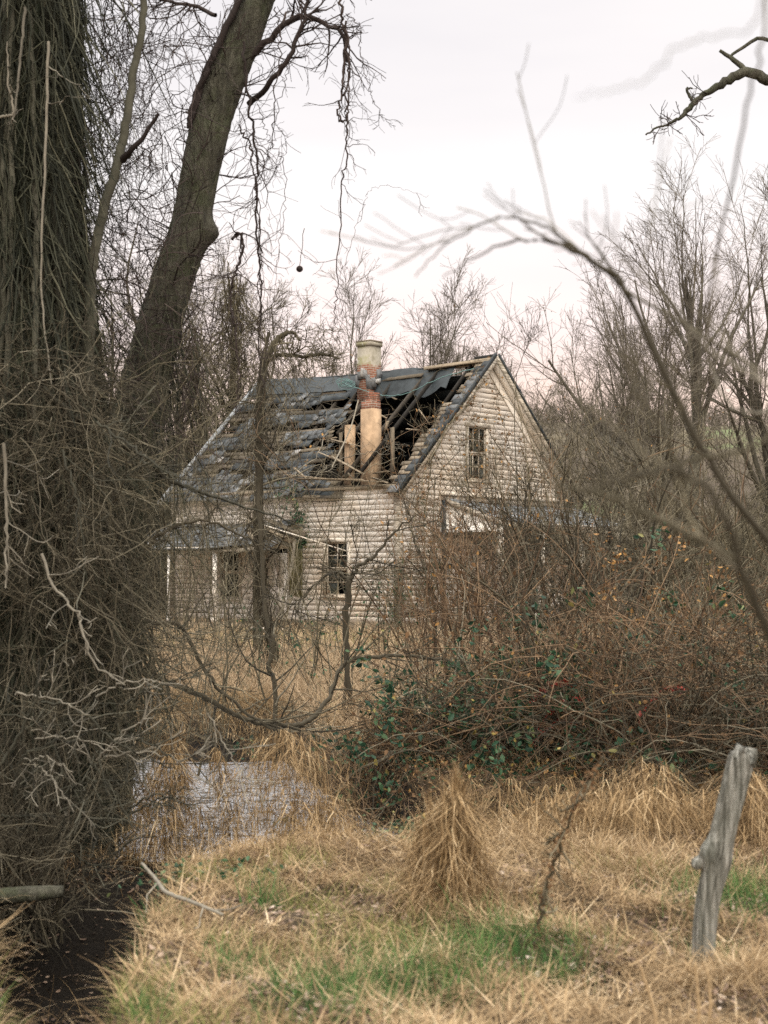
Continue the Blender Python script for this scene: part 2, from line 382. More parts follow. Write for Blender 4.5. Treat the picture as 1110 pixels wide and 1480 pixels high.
# ------------------------------------------------------------------ house materials
def worn_paint(name, paint, wood, lo=.45, hi=.6, stain=(.5, .42, .3)):
    m, nt, b = new_mat(name)
    v = objco(nt, (1, 1, 1)); g = objco(nt, (.35, .35, 5))
    n1 = noise(nt, 2.2, 8, .72, g); n2 = noise(nt, 14, 6, .6, objco(nt, (.10, .10, 2.2))); n3 = noise(nt, .55, 4, .6, v)
    at = nt.nodes.new('ShaderNodeAttribute'); at.attribute_name = 'tint'
    s = nt.nodes.new('ShaderNodeMath'); s.operation = 'MULTIPLY_ADD'; s.inputs[1].default_value = .6; nt.links.new(n2.outputs['Fac'], s.inputs[0]); 
    s2 = nt.nodes.new('ShaderNodeMath'); s2.operation = 'MULTIPLY'; s2.inputs[1].default_value = .4; nt.links.new(n1.outputs['Fac'], s2.inputs[0]); nt.links.new(s2.outputs[0], s.inputs[2])
    s3 = nt.nodes.new('ShaderNodeMath'); s3.operation = 'MULTIPLY_ADD'; s3.inputs[1].default_value = .16; nt.links.new(at.outputs['Fac'], s3.inputs[0]); nt.links.new(s.outputs[0], s3.inputs[2])
    f = ramp_of(nt, s3.outputs[0], [(lo, (0, 0, 0)), (hi, (1, 1, 1))])
    wd = ramp_of(nt, n2.outputs['Fac'], [(.3, tuple(x * .55 for x in wood)), (.7, wood)])
    pt = mixc(nt, ramp_of(nt, n3.outputs['Fac'], [(.42, (0, 0, 0)), (.72, (.6,) * 3)]), paint, tuple(p * q for p, q in zip(paint, (.86, .70, .50))))
    nt.links.new(mixc(nt, f, pt, wd), b.inputs['Base Color'])
    return m
PAINT = (.86, .82, .75)
M['siding'] = worn_paint('peeling_white_clapboard', PAINT, (.34, .30, .24), .665, .74)
M['trim'] = worn_paint('peeling_white_trim', (.60, .55, .47), (.21, .18, .13), .55, .70)
M['postwhite'] = worn_paint('white_post_paint', (.80, .76, .70), (.30, .27, .22), .62, .80)
M['rotwood'] = tint_mat('rotten_wood', [(0, (.05, .042, .03)), (.5, (.16, .13, .09)), (1, (.38, .31, .22))], 9, .5)
M['darkwood'] = tint_mat('dark_timber', [(0, (.016, .014, .011)), (1, (.06, .05, .038))], 9, .4)
M['shingle'] = tint_mat('asphalt_shingle', [(0, (.025, .029, .030)), (.5, (.075, .082, .084)), (.85, (.18, .185, .185)), (1, (.40, .385, .36))], 7, .45, .85)
M['tar'] = tint_mat('tar_paper', [(0, (.014, .017, .018)), (1, (.042, .052, .056))], 5, .5, .6)
M['plaster'] = tint_mat('ochre_plaster', [(0, (.30, .20, .115)), (1, (.50, .35, .22))], 2.6, .6)
M['olive'] = tint_mat('olive_painted_boards', [(0, (.13, .12, .055)), (1, (.20, .185, .09))], 4, .4)
M['tinroof'] = tint_mat('blue_grey_tin', [(0, (.12, .135, .14)), (.5, (.23, .25, .26)), (1, (.36, .38, .39))], 4, .5, .6)
m, nt, b = new_mat('dark_window_glass'); b.inputs['Base Color'].default_value = (.03, .035, .03, 1); b.inputs['Roughness'].default_value = .12; M['glass'] = m
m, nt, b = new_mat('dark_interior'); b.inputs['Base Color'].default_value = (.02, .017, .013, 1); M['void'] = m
m, nt, b = new_mat('old_brick')
br = nt.nodes.new('ShaderNodeTexBrick'); br.inputs['Scale'].default_value = 1; br.inputs['Brick Width'].default_value = .22; br.inputs['Row Height'].default_value = .075; br.inputs['Mortar Size'].default_value = .008
br.inputs['Color1'].default_value = (.25, .10, .06, 1); br.inputs['Color2'].default_value = (.15, .07, .045, 1); br.inputs['Mortar'].default_value = (.3, .27, .22, 1)
tcx = nt.nodes.new('ShaderNodeTexCoord'); sxx = nt.nodes.new('ShaderNodeSeparateXYZ'); nt.links.new(tcx.outputs['Object'], sxx.inputs[0])
ad = nt.nodes.new('ShaderNodeMath'); ad.operation = 'ADD'; nt.links.new(sxx.outputs['X'], ad.inputs[0]); nt.links.new(sxx.outputs['Y'], ad.inputs[1])
cx = nt.nodes.new('ShaderNodeCombineXYZ'); nt.links.new(ad.outputs[0], cx.inputs[0]); nt.links.new(sxx.outputs['Z'], cx.inputs[1]); nt.links.new(cx.outputs[0], br.inputs['Vector'])
n1 = noise(nt, 3, 6, .7, objco(nt)); n2 = noise(nt, 1.7, 5, .6, objco(nt))
# parged cement with moss at the top and a bare orange brick band lower down
mz = nt.nodes.new('ShaderNodeMath'); mz.operation = 'MULTIPLY_ADD'; mz.inputs[1].default_value = .5; nt.links.new(n1.outputs['Fac'], mz.inputs[0]); nt.links.new(sxx.outputs['Z'], mz.inputs[2])
parg = ramp_of(nt, n2.outputs['Fac'], [(.35, (.20, .18, .13)), (.5, (.34, .31, .25)), (.62, (.24, .225, .12)), (.70, (.50, .49, .46))])
sel = nt.nodes.new('ShaderNodeMapRange'); sel.inputs[1].default_value = 8.72; sel.inputs[2].default_value = 8.82; nt.links.new(mz.outputs[0], sel.inputs[0])
nt.links.new(mixc(nt, sel.outputs[0], br.outputs['Color'], parg), b.inputs['Base Color']); bump(nt, b, n1.outputs['Fac'], .6, .03)
M['brick'] = m

# ------------------------------------------------------------------ the house
# local frame: X along the gable wall (away to the right), Y along the front wall (away to the left)
house = thing('farmhouse', 'abandoned white clapboard farmhouse with a caved-in grey roof, behind the brush', 'house', (.40, 44, 0), R_(50))
WL, WG, EZ, RZ = 9.5, 8.7, 4.27, 8.35

def gable_w(z):      # extent of the gable wall at height z
    if z < EZ: return 0, WG
    k = (z - EZ) / (RZ - EZ) * WG / 2
    return k, WG - k

def siding(axis, z0, z1, ext, holes=(), pitch=.155, miss=.012, off=0.0, seg=2.6, name='wall', clip=None):
    """axis 'y': front wall in plane x=off facing -x; axis 'x': plane y=off facing -y"""
    a = Acc(); bk = Acc(); z = z0
    while z < z1 - .01:
        zt = min(z + pitch, z1); e0, e1 = ext((z + zt) / 2)
        cuts = [(e0, e1)]
        for (h0, h1, hz0, hz1) in holes:
            if z < hz1 - .03 and zt > hz0 + .03:
                n = []
                for (p, q) in cuts:
                    if h0 > p: n.append((p, min(q, h0)))
                    if h1 < q: n.append((max(p, h1), q))
                cuts = [c for c in n if c[1] - c[0] > .02]
        for (p, q) in cuts:
            s = p; first = rs.uniform(.5, seg)
            while s < q - 1e-3:
                e = min(q, s + (first if s == p else rs.uniform(1.2, seg)))
                if q - e < .25: e = q
                def pt(u, zz, o): return (o, u, zz) if axis == 'y' else (u, o, zz)
                bk.add([pt(s, z, off + .015), pt(e, z, off + .015), pt(e, zt, off + .015), pt(s, zt, off + .015), pt(s, z, off + .10), pt(e, z, off + .10), pt(e, zt, off + .10), pt(s, zt, off + .10)],
                       [[0, 1, 2, 3], [7, 6, 5, 4]] , .2)
                if rs.rand() > miss:
                    dz = rs.normal(0, .002); sg = rs.normal(0, .012) if rs.rand() < .10 else 0
                    k = .009; t = rs.rand() ** 1.5 * 1.15
                    z_ = z + .008 + (.012 if rs.rand() < .12 else 0); v = [pt(s, z_ + dz, off - k), pt(e - .004, z_ + dz + sg, off - k), pt(e - .004, zt, off - k), pt(s, zt, off - k), pt(s, z_ + dz, off + .004), pt(e - .004, z_ + dz + sg, off + .004)]  # gap bares dark sheathing, drawing the lap's shadow as a dark line
                    a.add(v, [[0, 1, 2, 3], [4, 5, 1, 0]], t)
                s = e
        z = zt
    o = a.build(name, M['siding'], house)
    bk.build('sheathing', M['darkwood'], o)
    return o

def local_window(axis, c, z0, z1, w, off, cols=2, rows=2, broken=(), frame='trim', fw=.09):
    """frame, sill, sashes with muntins and panes"""
    s = -1
    def b_(A, u, z, o, du, dz, do, t=.5):
        A.box((o, u, z) if axis == 'y' else (u, o, z), (do, du, dz) if axis == 'y' else (du, do, dz), tint=t, jit=.003)
    f = Acc(); h = z1 - z0
    for sg in (-1, 1): b_(f, c + sg * (w / 2 + fw / 2), (z0 + z1) / 2, off - .035, fw, h, .07, rs.rand())
    b_(f, c, z1 + fw / 2 + .01, off - .04, w + 2 * fw + .08, fw + .03, .09)
    fr = f.build('window', M[frame], house)
    sl = Acc(); b_(sl, c, z0 - .04, off - .055, w + 2 * fw + .1, .06, .14); sl.build('sill', M[frame], fr)
    sa = Acc(); mid = (z0 + z1) / 2
    for (q0, q1, oo) in ((z0, mid, .03), (mid, z1, .012)):
        for sg in (-1, 1): b_(sa, c + sg * (w / 2 - .025), (q0 + q1) / 2, off + oo, .05, q1 - q0, .035)
        b_(sa, c, q0 + .025, off + oo - .004, w, .05, .035); b_(sa, c, q1 - .025, off + oo - .004, w, .05, .035)
        for k in range(1, cols): b_(sa, c - w / 2 + w * k / cols, (q0 + q1) / 2, off + oo + .002, .028, q1 - q0 - .08, .024)
        for k in range(1, rows): b_(sa, c, q0 + (q1 - q0) * k / rows, off + oo - .001, w - .08, .028, .026)
    sa.build('sash', M[frame], fr)
    g = Acc(); kk = 0
    for ci in range(cols):
        for ri in range(rows * 2):
            kk += 1
            if kk in broken: continue
            uu = c - w / 2 + w * (ci + .5) / cols; zz = z0 + h * (ri + .5) / (rows * 2)
            b_(g, uu, zz, off + .045, w / cols - .03, h / (rows * 2) - .03, .004)
    g.build('pane', M['glass'], fr)
    return fr

# front wall: door under the porch and two windows
DOOR = (4.35, 5.25, .35, 2.45); WA = (1.80, 2.84, 1.12, 2.70); WB = (6.35, 7.25, 1.0, 2.65)
siding('y', .35, EZ - .02, lambda z: (.11, WL - .1), [DOOR, WA, WB], miss=0)
siding('x', .35, RZ - .15, lambda z: (lambda g: (max(.11, g[0]), min(WG - .11, g[1])))(gable_w(z)), [(3.22, 4.32, 4.62, 6.25), (5.0, 5.9, .4, 2.45)], miss=.02, seg=2.2)
local_window('y', 2.32, 1.12, 2.70, .86, 0, 2, 2, broken=(1, 2))
local_window('y', 6.80, 1.0, 2.65, .80, 0, 1, 1)
local_window('x', 3.77, 4.62, 6.25, .92, 0, 3, 2, broken=(3, 6))
# rest of the shell: back walls, floors (dark, seen through the holes)
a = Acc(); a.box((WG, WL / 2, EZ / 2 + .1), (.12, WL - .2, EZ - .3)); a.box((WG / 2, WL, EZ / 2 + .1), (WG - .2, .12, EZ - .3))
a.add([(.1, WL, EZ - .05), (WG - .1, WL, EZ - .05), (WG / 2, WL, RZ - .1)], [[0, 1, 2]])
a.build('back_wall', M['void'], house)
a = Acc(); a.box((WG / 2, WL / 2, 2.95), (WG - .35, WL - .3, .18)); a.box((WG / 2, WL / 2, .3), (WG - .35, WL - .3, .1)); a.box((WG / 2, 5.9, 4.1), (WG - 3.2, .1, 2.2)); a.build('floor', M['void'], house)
a = Acc(); a.box((.10, WL / 2, .16), (.25, WL, .38), jit=.01); a.box((WG / 2, .10, .16), (WG, .25, .38), jit=.01); a.build('foundation', M['rotwood'], house)
# corner boards
for (x, y, sx, sy, h) in ((.055, .0, .19, .20, EZ), (.02, WL - .03, .15, .14, EZ), (WG - .04, .0, .14, .15, EZ)):
    a = Acc(); a.box((x - .03, y, h / 2 + .15), (sx, sy, h - .35), jit=.004, tint=.9); a.build('corner_board', M['trim'], house)
a = Acc(); a.box((-.03, WL / 2, EZ - .0), (.16, WL - .1, .10), jit=.01, tint=.7); a.box((.1, WL / 2, EZ + .04), (.16, WL - .1, .09), jit=.01); a.build('wall_plate', M['rotwood'], house)
a = Acc(); a.box((5.2, -.06, 4.13), (6.6, .16, .085), jit=.006, tint=.1); a.box((1.9 + 3.3, -.045, 4.02), (6.4, .06, .12), jit=.004, tint=.1); a.build('cornice', M['trim'], house)

# ---- roof
def sag(y, w): return -.16 * math.sin(math.pi * min(max(y / WL, 0), 1)) * w - .10 * math.sin(math.pi * y / 4.1) ** 2 * (1 - w)
SL = math.hypot(WG / 2, RZ - EZ); nx_, nz_ = -(RZ - EZ) / SL, (WG / 2) / SL
def rp(y, w, o=0.0):
    return np.array([WG / 2 * w + nx_ * o, y, EZ + (RZ - EZ) * w + nz_ * o + sag(y, w) + .09])
def open_edge(w): return 3.35 + 1.9 * w + .3 * math.sin(w * 17) - (1.0 * (w < .06))
def patch(a, y0, y1, w0, w1, o, th=.02, tint=.5, jit=0, side=1):
    q = [(y0, w0), (y1, w0), (y1, w1), (y0, w1)]; v = []
    js = rs.normal(0, jit, 4) if jit else [0] * 4
    for oo in (o, o + th):
        for (yy, ww), j in zip(q, js):
            p = rp(yy + j, ww + j * .1, oo + abs(j) * .6)
            if side < 0: p[0] = WG - p[0]
            v.append(p)
    a.add(v, [[0, 1, 2, 3], [7, 6, 5, 4], [0, 4, 5, 1], [1, 5, 6, 2], [2, 6, 7, 3], [3, 7, 4, 0]], tint)
roof = Acc(); strip = Acc()
# horizontal sheathing boards, broken along the hole
nb = 30
for k in range(nb):
    w0 = -.07 + k * (1.07 / nb); w1 = w0 + 1.07 / nb * .80
    y = open_edge(w0) + rs.uniform(-.25, .25) if w0 < .90 else (2.3 + rs.uniform(-.3, .3))
    while y < WL + .35:
        e = min(WL + .38, y + rs.uniform(.9, 2.6))
        if rs.rand() > (.28 if not any(abs(w0 - q_) < .026 for q_ in (.17, .36, .53, .71)) else .78): patch(roof, y, e - .01, w0, w1, -.02, .02, rs.rand() * .45, .008)
        y = e
    # strip left on the gable overhang
    if rs.rand() > .08: patch(strip, -.34, .30 + rs.uniform(-.1, .2), w0, w1, -.02, .02, .3 + rs.rand() * .6, .006)
sheath = roof.build('roof', M['rotwood'], house); rstrip = strip.build('gable_overhang', M['rotwood'], house)
# tar paper: patchy on the field, whole along the ridge, sagging over the hole
a = Acc()
for k in range(16):
    for j in range(12):
        w0 = -.05 + k * .06; y0 = 1.6 + j * .68
        if y0 > open_edge(w0) - .1 and rs.rand() > (.45 if not any(-.075 < w0 - q_ < .01 for q_ in (.17, .36, .53, .71)) else .93): patch(a, y0, min(WL + .34, y0 + .69), w0, w0 + .062, .006, .004, rs.rand(), .012)
ny_ = 40
for (A, B, wl, wh, drop) in ((-.1, WL + .36, .87, 1.02, .42),):
    g = []
    for q in range(ny_ + 1):
        yy = 1.15 + (B - 1.15) * q / ny_
        for r in range(5):
            ww = wh + (wl - wh) * r / 4
            hang = 0 if yy > 5.2 else (r / 4) ** 2 * drop * (.4 + .6 * abs(math.sin(yy * 2.3)))
            p = rp(yy, ww, .05 + .012 * math.sin(yy * 9 + r)); p[2] -= hang + (.12 * math.sin(max(0, (3.2 - yy)) * 1.2) if yy < 3.2 else 0); g.append(p)
    g = np.array(g); i = (np.arange(ny_)[:, None] * 5 + np.arange(4)[None]).ravel()
    a.add(g, np.stack([i, i + 1, i + 6, i + 5], 1), .75)
a.build('tar_paper', M['tar'], sheath)
# asphalt shingles in tabs, whole runs peeled away
a = Acc(); ex = .036
def covered(y, w):
    n = math.sin(y * 1.9 + w * 9) + math.sin(y * 3.7 - w * 21 + 1) * .7 + math.sin(w * 38 + y * .6) * .8 + math.sin(y * 7.3 + w * 3) * .3
    if any(abs(w - q_ + .03 * math.sin(y * 1.3)) < .035 for q_ in (.17, .36, .53, .71)): n -= 1.6
    return n > (-.75 if w < .15 else .1)
for k in range(26):
    w0 = -.075 + k * ex
    j = 0; y = open_edge(w0) + .1
    while y < WL + .30:
        wd = rs.uniform(.20, .30)
        if covered(y, w0) and rs.rand() > .08:
            lift = .02 + (abs(rs.normal(0, .03)) if rs.rand() < .18 else 0)
            patch(a, y, y + wd - .015, w0, w0 + ex * 1.25, lift, .006, np.clip(rs.normal(.42, .2) + (.16 if math.sin(y * 2.1 + w0 * 15) > .5 else 0), 0, 1), .012)
        y += wd
a.build('shingles', M['shingle'], sheath); a = Acc()
for k in range(26):
    w0 = -.07 + k * .0395
    if rs.rand() > .2: patch(a, -.36, .12 + rs.uniform(-.15, .1), w0, w0 + .05, .02, .006, rs.rand() * .8, .01)
a.build('shingles', M['shingle'], rstrip)
# back slope, whole, dark from below
a = Acc()
for k in range(12): patch(a, 1.0 if k < 11 else 2.4, WL + .3, -.05 + k * .0875, -.05 + (k + 1) * .0875, 0, .03, .3, 0, -1)
for k in range(12): patch(a, -.36, 1.0, -.05 + k * .0875, -.05 + (k + 1) * .0875 + .004, 0, .03, .3, 0, -1)
a.build('back_roof', M['tar'], house)
a = Acc()
for k in range(30): patch(a, -.38, .5, -.06 + k * .0357, -.02 + k * .0357, .035, .008, rs.rand() * .5, .006, -1)
a.build('back_roof_shingles', M['shingle'], house)
# ridge board, rafters
a = Acc(); a.bar((WG / 2, -.3, RZ + .0), (WG / 2, 2.5, RZ - .06), .04, .2, tint=.95, jit=.005); a.bar((WG / 2 - .12, .1, RZ - .03), (WG / 2 - .10, 2.3, RZ - .08), .18, .03, tint=1.0, jit=.008); a.build('ridge_board', M['rotwood'], house)
for k, y in enumerate(np.arange(.62, WL, .61)):
    ops = y < 4.6; e = 0.0
    if ops and rs.rand() < .6: e = rs.uniform(.45, .8)
    p, q = rp(y, e, -.12), rp(y, .985, -.12)
    if ops and k in (1, 4): continue
    if ops: q = q + rs.normal(0, .05, 3) * [0, 1, .5]; p = p + rs.normal(0, .12, 3) * [0, 1, 1]
    a = Acc(); a.bar(p, q, .05, .13, up=(nx_, 0, nz_), tint=rs.rand(), jit=.006); a.build('rafter', M['darkwood'], house)
# rake boards and soffits of the gable
for side in (1, -1):
    a = Acc(); p = rp(-.37, -.09, -.02); q = rp(-.37, 1.0, -.02)
    if side < 0: p[0] = WG - p[0]; q[0] = WG - q[0]
    up = (side * nx_, 0, nz_)
    a.bar(p, q, .035, .20, up=up, tint=.75 if side > 0 else .9, jit=.006); rk = a.build('rake_board', M['trim'], house)
    a = Acc(); o_ = np.array([side * nx_ * .12, -.02, nz_ * .12]); a.bar(p + o_, q + o_, .06, .10, up=up, tint=.3, jit=.01); a.build('drip_edge', M['tar'], rk)
    a = Acc(); p2 = rp(-.19, -.06, -.09); q2 = rp(-.19, .985, -.09)
    if side < 0: p2[0] = WG - p2[0]; q2[0] = WG - q2[0]
    a.bar(p2, q2, .30, .025, up=up, tint=.2, jit=.005)
    p2 = rp(-.045, -.0, -.22); q2 = rp(-.045, .96, -.22)
    if side < 0: p2[0] = WG - p2[0]; q2[0] = WG - q2[0]
    a.bar(p2, q2, .03, .2, up=up, tint=.1, jit=.005); a.build('soffit', M['siding'], rk)
a = Acc(); p = rp(WL + .40, -.09, .02); q = rp(WL + .40, 1.0, .02); a.bar(p, q, .05, .16, up=(nx_, 0, nz_), tint=.9, jit=.008); a.build('rake_flashing', M['tinroof'], house)
# chimney: parged stack above, plastered breast below
a = Acc()
a.box((WG / 2 - .46, 4.42, 8.03), (.55, .55, 2.26)); a.box((WG / 2 - .46, 4.42, 9.22), (.62, .62, .14))
ch = a.build('chimney', M['brick'], house)
a = Acc(); a.box((WG / 2 - .46, 4.42, 9.31), (.63, .63, .045), jit=.01, tint=.6); a.build('cap', M['rotwood'], ch)
a = Acc()   # flashing of grey cement smeared round the foot
for k in range(16):
    an = k / 16 * 6.283; a.box((WG / 2 - .46 + .30 * math.cos(an), 4.42 + .30 * math.sin(an), 8.05 + rs.uniform(-.1, .25)), (.16, .16, rs.uniform(.1, .5)), jit=.03, tint=rs.uniform(.5, 1))
a.build('flashing', M['shingle'], ch)
a = Acc(); a.box((1.35, 2.17, 5.25), (.38, .50, 3.0), tint=.85); br_ = a.build('chimney_breast', M['plaster'], house)
a = Acc()
a.box((1.36, 2.18, 6.78), (.36, .46, .40))
for k in range(4): a.box((1.39 + rs.normal(0, .02) + k * .03, 2.17 + rs.normal(0, .02), 7.0 + k * .075), (.30, .42 - k * .07 * rs.uniform(.5, 1.5), .073), jit=.004)
a.build('brick_stack', M['brick'], br_)
for (x, y, wd, h) in ((1.15, 2.86, .34, 2.1), (1.2, 3.25, .10, 1.9), (1.6, 2.2, .09, 1.7), (1.1, 1.1, .10, 1.9)):
    a = Acc(); a.box((x, y, 4.2 + h / 2), (.08, wd, h), jit=.012, tint=.8 if wd > .12 else .5); a.build('stud', M['plaster'] if wd > .12 else M['rotwood'], house)
# fallen battens and planks along the eave
a = Acc()
for (y0, y1, x0, x1, z0, z1, wd) in ((.3, 2.2, -.25, -.05, 4.40, 4.52, .22), (1.2, 3.6, -.12, -.30, 4.50, 4.62, .16), (2.4, 4.6, -.2, .1, 4.55, 4.80, .12), (3.0, 4.3, -.3, .25, 4.4, 5.0, .08), (.1, .9, -.3, -.1, 4.35, 4.55, .1), (1.5, 3.0, .2, .5, 4.7, 5.3, .09), (2.3, 3.9, .5, .9, 5.0, 5.5, .10), (2.2, 3.6, .9, 1.2, 5.6, 5.9, .12)):
    a = Acc(); a.bar((x0, y0, z0), (x1, y1, z1), wd, .03, tint=rs.uniform(.6, 1), jit=.012); a.build('broken_plank', M['rotwood'], house)
a = Acc()
for k in range(26):
    y = rs.uniform(.4, 5.2); w0 = rs.uniform(.0, .75); p = rp(y, w0, rs.uniform(-.2, .1)); d = rs.normal(0, 1, 3) * [.3, .8, .5]
    a.bar(p, p + d * rs.uniform(.3, .7), rs.uniform(.03, .11), .02, tint=rs.uniform(.2, 1), jit=.01)
a.build('broken_lath', M['rotwood'], house)

# ---- front porch (left) with shed roof and its fallen right end
def shed(y0, y1, zw, zo, depth, mat, name, miss, xw=0.0, axis='y', sgn=-1, rows=9, parent=house):
    a = Acc()
    for r in range(rows):
        d0, d1 = depth * r / rows, depth * (r + 1.25) / rows; y = y0
        while y < y1 - .02:
            e = min(y1, y + rs.uniform(.3, .42))
            if rs.rand() > miss:
                zz = lambda d: zw + (zo - zw) * d / depth - .12 * math.sin(math.pi * (y - y0) / (y1 - y0))
                l = .02 + abs(rs.normal(0, .008)); v = []
                for oo in (0, .012):
                    for (uu, dd) in ((y, d0), (e - .01, d0), (e - .01, d1), (y, d1)):
                        pz = zz(dd) + oo + l * (1 if dd == d1 else .6) + rs.normal(0, .004)
                        v.append((sgn * dd, uu, pz) if axis == 'y' else (uu, sgn * dd, pz))
                a.add(v, [[0, 1, 2, 3], [7, 6, 5, 4], [0, 4, 5, 1], [1, 5, 6, 2], [2, 6, 7, 3], [3, 7, 4, 0]], np.clip(rs.normal(.55, .22), 0, 1))
            y = e
    o = a.build(name, mat, parent); u = Acc()
    nseg = 12
    for k in range(nseg):
        ya, yb = y0 + (y1 - y0) * k / nseg, y0 + (y1 - y0) * (k + 1) / nseg
        s1 = -.12 * math.sin(math.pi * k / nseg); s2 = -.12 * math.sin(math.pi * (k + 1) / nseg)
        q = []
        for (yy, s) in ((ya, s1), (yb, s2)):
            for (dd, z) in ((0.02, zw), (depth, zo)): q.append((sgn * dd, yy, z + s) if axis == 'y' else (yy, sgn * dd, z + s))
        q2 = [(p[0], p[1], p[2] - .05) for p in q]
        u.add(q + q2, [[0, 1, 3, 2], [4, 5, 7, 6], [1, 3, 7, 5]], .3)
    u.build('decking', M['darkwood'], o)
    return o
shed(3.75, 9.6, 3.42, 2.62, 2.0, M['shingle'], 'porch_roof', .10)
a = Acc(); a.box((-1.92, 6.7, 2.50), (.09, 5.8, .15), jit=.01, tint=.3); a.build('porch_beam', M['trim'], house)
for (x, y, lean, wd) in ((-1.9, 5.55, .03, .115), (-1.9, 9.3, -.05, .12), (-1.9, 7.6, .02, .07)):
    a = Acc(); a.bar((x, y, .3), (x + lean, y + lean, 2.46), wd, wd, tint=.0, jit=.004); a.box((x, y, .38), (wd + .05, wd + .05, .16)); a.build('porch_post', M['postwhite'], house)
a = Acc(); a.box((-1.0, 6.6, .22), (1.9, 6.0, .1), jit=.01, tint=.6); a.box((-1.95, 6.6, .12), (.08, 6.0, .2), tint=.4, jit=.01); a.build('porch_floor', M['rotwood'], house)
# olive boarding of the sheltered wall beside the door, door leaf
a = Acc()
for k in range(6): a.box((-.05, 3.74 + k * .09, 1.9), (.022, .087, 1.7 - .03 * k), jit=.002, tint=rs.rand())
a.build('wall_boarding', M['olive'], house)
a = Acc(); a.box((-.01, 4.80, 1.38), (.05, .88, 2.04), tint=.2); dr = a.build('door', M['postwhite'], house)
a = Acc()
for (dy, dz, hh) in ((-.2, -.55, .7), (.2, -.55, .7), (-.2, .4, .85), (.2, .4, .85)): a.box((-.045, 4.80 + dy, 1.38 + dz), (.018, .28, hh), tint=.1)
a.build('door_panel', M['trim'], dr)
a = Acc(); a.box((-.09, 4.42, 1.3), (.05, .05, .05)); a.build('door_knob', M['darkwood'], dr)
# fallen plank, dangling sheathing and leaning post at the broken end of the porch
a = Acc(); a.bar((-1.55, 4.75, 3.42), (-.35, 1.45, 2.38), .16, .04, tint=.1, jit=.008); a.build('fallen_rake', M['trim'], house)
a = Acc()
for (p, q, wd, t) in (((-1.6, 4.5, 3.35), (-1.2, 3.3, 2.82), .20, .9), ((-1.7, 4.4, 3.1), (-1.3, 3.4, 2.66), .16, .5), ((-1.8, 4.2, 3.0), (-1.6, 3.6, 2.4), .22, .75), ((-1.0, 4.3, 3.4), (-.6, 3.0, 2.9), .15, .3), ((-1.5, 3.9, 2.9), (-1.1, 3.2, 2.6), .3, .15), ((-1.2, 4.0, 3.2), (-.9, 3.1, 2.8), .25, .1)):
    a.bar(p, q, wd, .03, up=(-.3, 0, 1), tint=t, jit=.015)
a.build('broken_porch_sheathing', M['rotwood'], house)
a = Acc()
for k in range(10): a.bar((-1.9 + k * .1, 4.3 - .02 * k, 2.75 + k * .055), (-1.85 + k * .1, 3.4, 2.45 + k * .05), .12, .012, tint=rs.rand() * .7 + .2, jit=.02)
a.build('torn_porch_shingles', M['shingle'], house)
P_, r_ = one([(-1.4, 2.75, 2.7), (-1.35, 2.9, 2.0), (-1.3, 3.25, 1.1), (-1.3, 3.4, .25)], [.05, .05, .045, .05], 10)
a = Acc(); tubes(a, P_, r_, 8, .9); a.build('leaning_pole', M['pale_twig'], house, smooth=True)
a = Acc(); a.box((-1.9, 3.2, .18), (.35, 1.3, .06), jit=.01, tint=.0); st = a.build('porch_step', M['postwhite'], house)
a = Acc(); a.box((-1.65, 3.1, .36), (.8, 1.9, .12), jit=.03, tint=.15); a.box((-1.6, 3.1, .1), (.5, 1.2, .2), jit=.02, tint=.1); a.build('porch_sill', M['rotwood'], house)

# ---- side porch (right): tin shed roof, end infill, posts
shed(2.2, 8.9, 4.0, 3.32, 2.0, M['tinroof'], 'side_porch_roof', .12, axis='x', sgn=-1)
a = Acc()
a.add([(2.2, -.03, 3.90), (2.2, -1.95, 3.26), (2.2, -1.95, 3.0), (2.2, -.03, 3.0), (2.26, -.03, 3.90), (2.26, -1.95, 3.26), (2.26, -1.95, 3.0), (2.26, -.03, 3.0)], [[0, 1, 2, 3], [7, 6, 5, 4], [2, 3, 7, 6]], .1)
a.build('porch_gable_infill', M['siding'], house)
a = Acc(); a.bar((2.16, -.02, 3.93), (2.16, -2.05, 3.25), .05, .14, tint=.2, jit=.006); a.bar((2.2, -1.98, 3.2), (8.8, -1.98, 3.2), .08, .14, tint=.4, jit=.006); a.build('porch_fascia', M['trim'], house)
for (x, wd) in ((2.3, .12), (4.5, .11), (6.6, .11), (8.7, .12)):
    a = Acc(); a.bar((x, -1.95, .2), (x, -1.95, 3.15), wd, wd, tint=.2, jit=.004); a.build('side_porch_post', M['trim'], house)
a = Acc(); a.box((5.5, -1.0, .2), (6.7, 1.9, .1), tint=.5, jit=.01); a.build('side_porch_floor', M['rotwood'], house)
a = Acc(); a.bar((2.05, -.07, 4.02), (2.05, -.07, .3), .10, .07, tint=.9, jit=.004); a.build('downspout', M['tar'], house)
a = Acc(); a.box((5.45, .02, 1.42), (.88, .05, 2.0), tint=.6); a.build('side_door', M['trim'], house)

def hl(p):   # house-local to world
    x, y, z = p; return np.array([.40 + .6428 * x - .7660 * y, 44 + .7660 * x + .6428 * y, z])
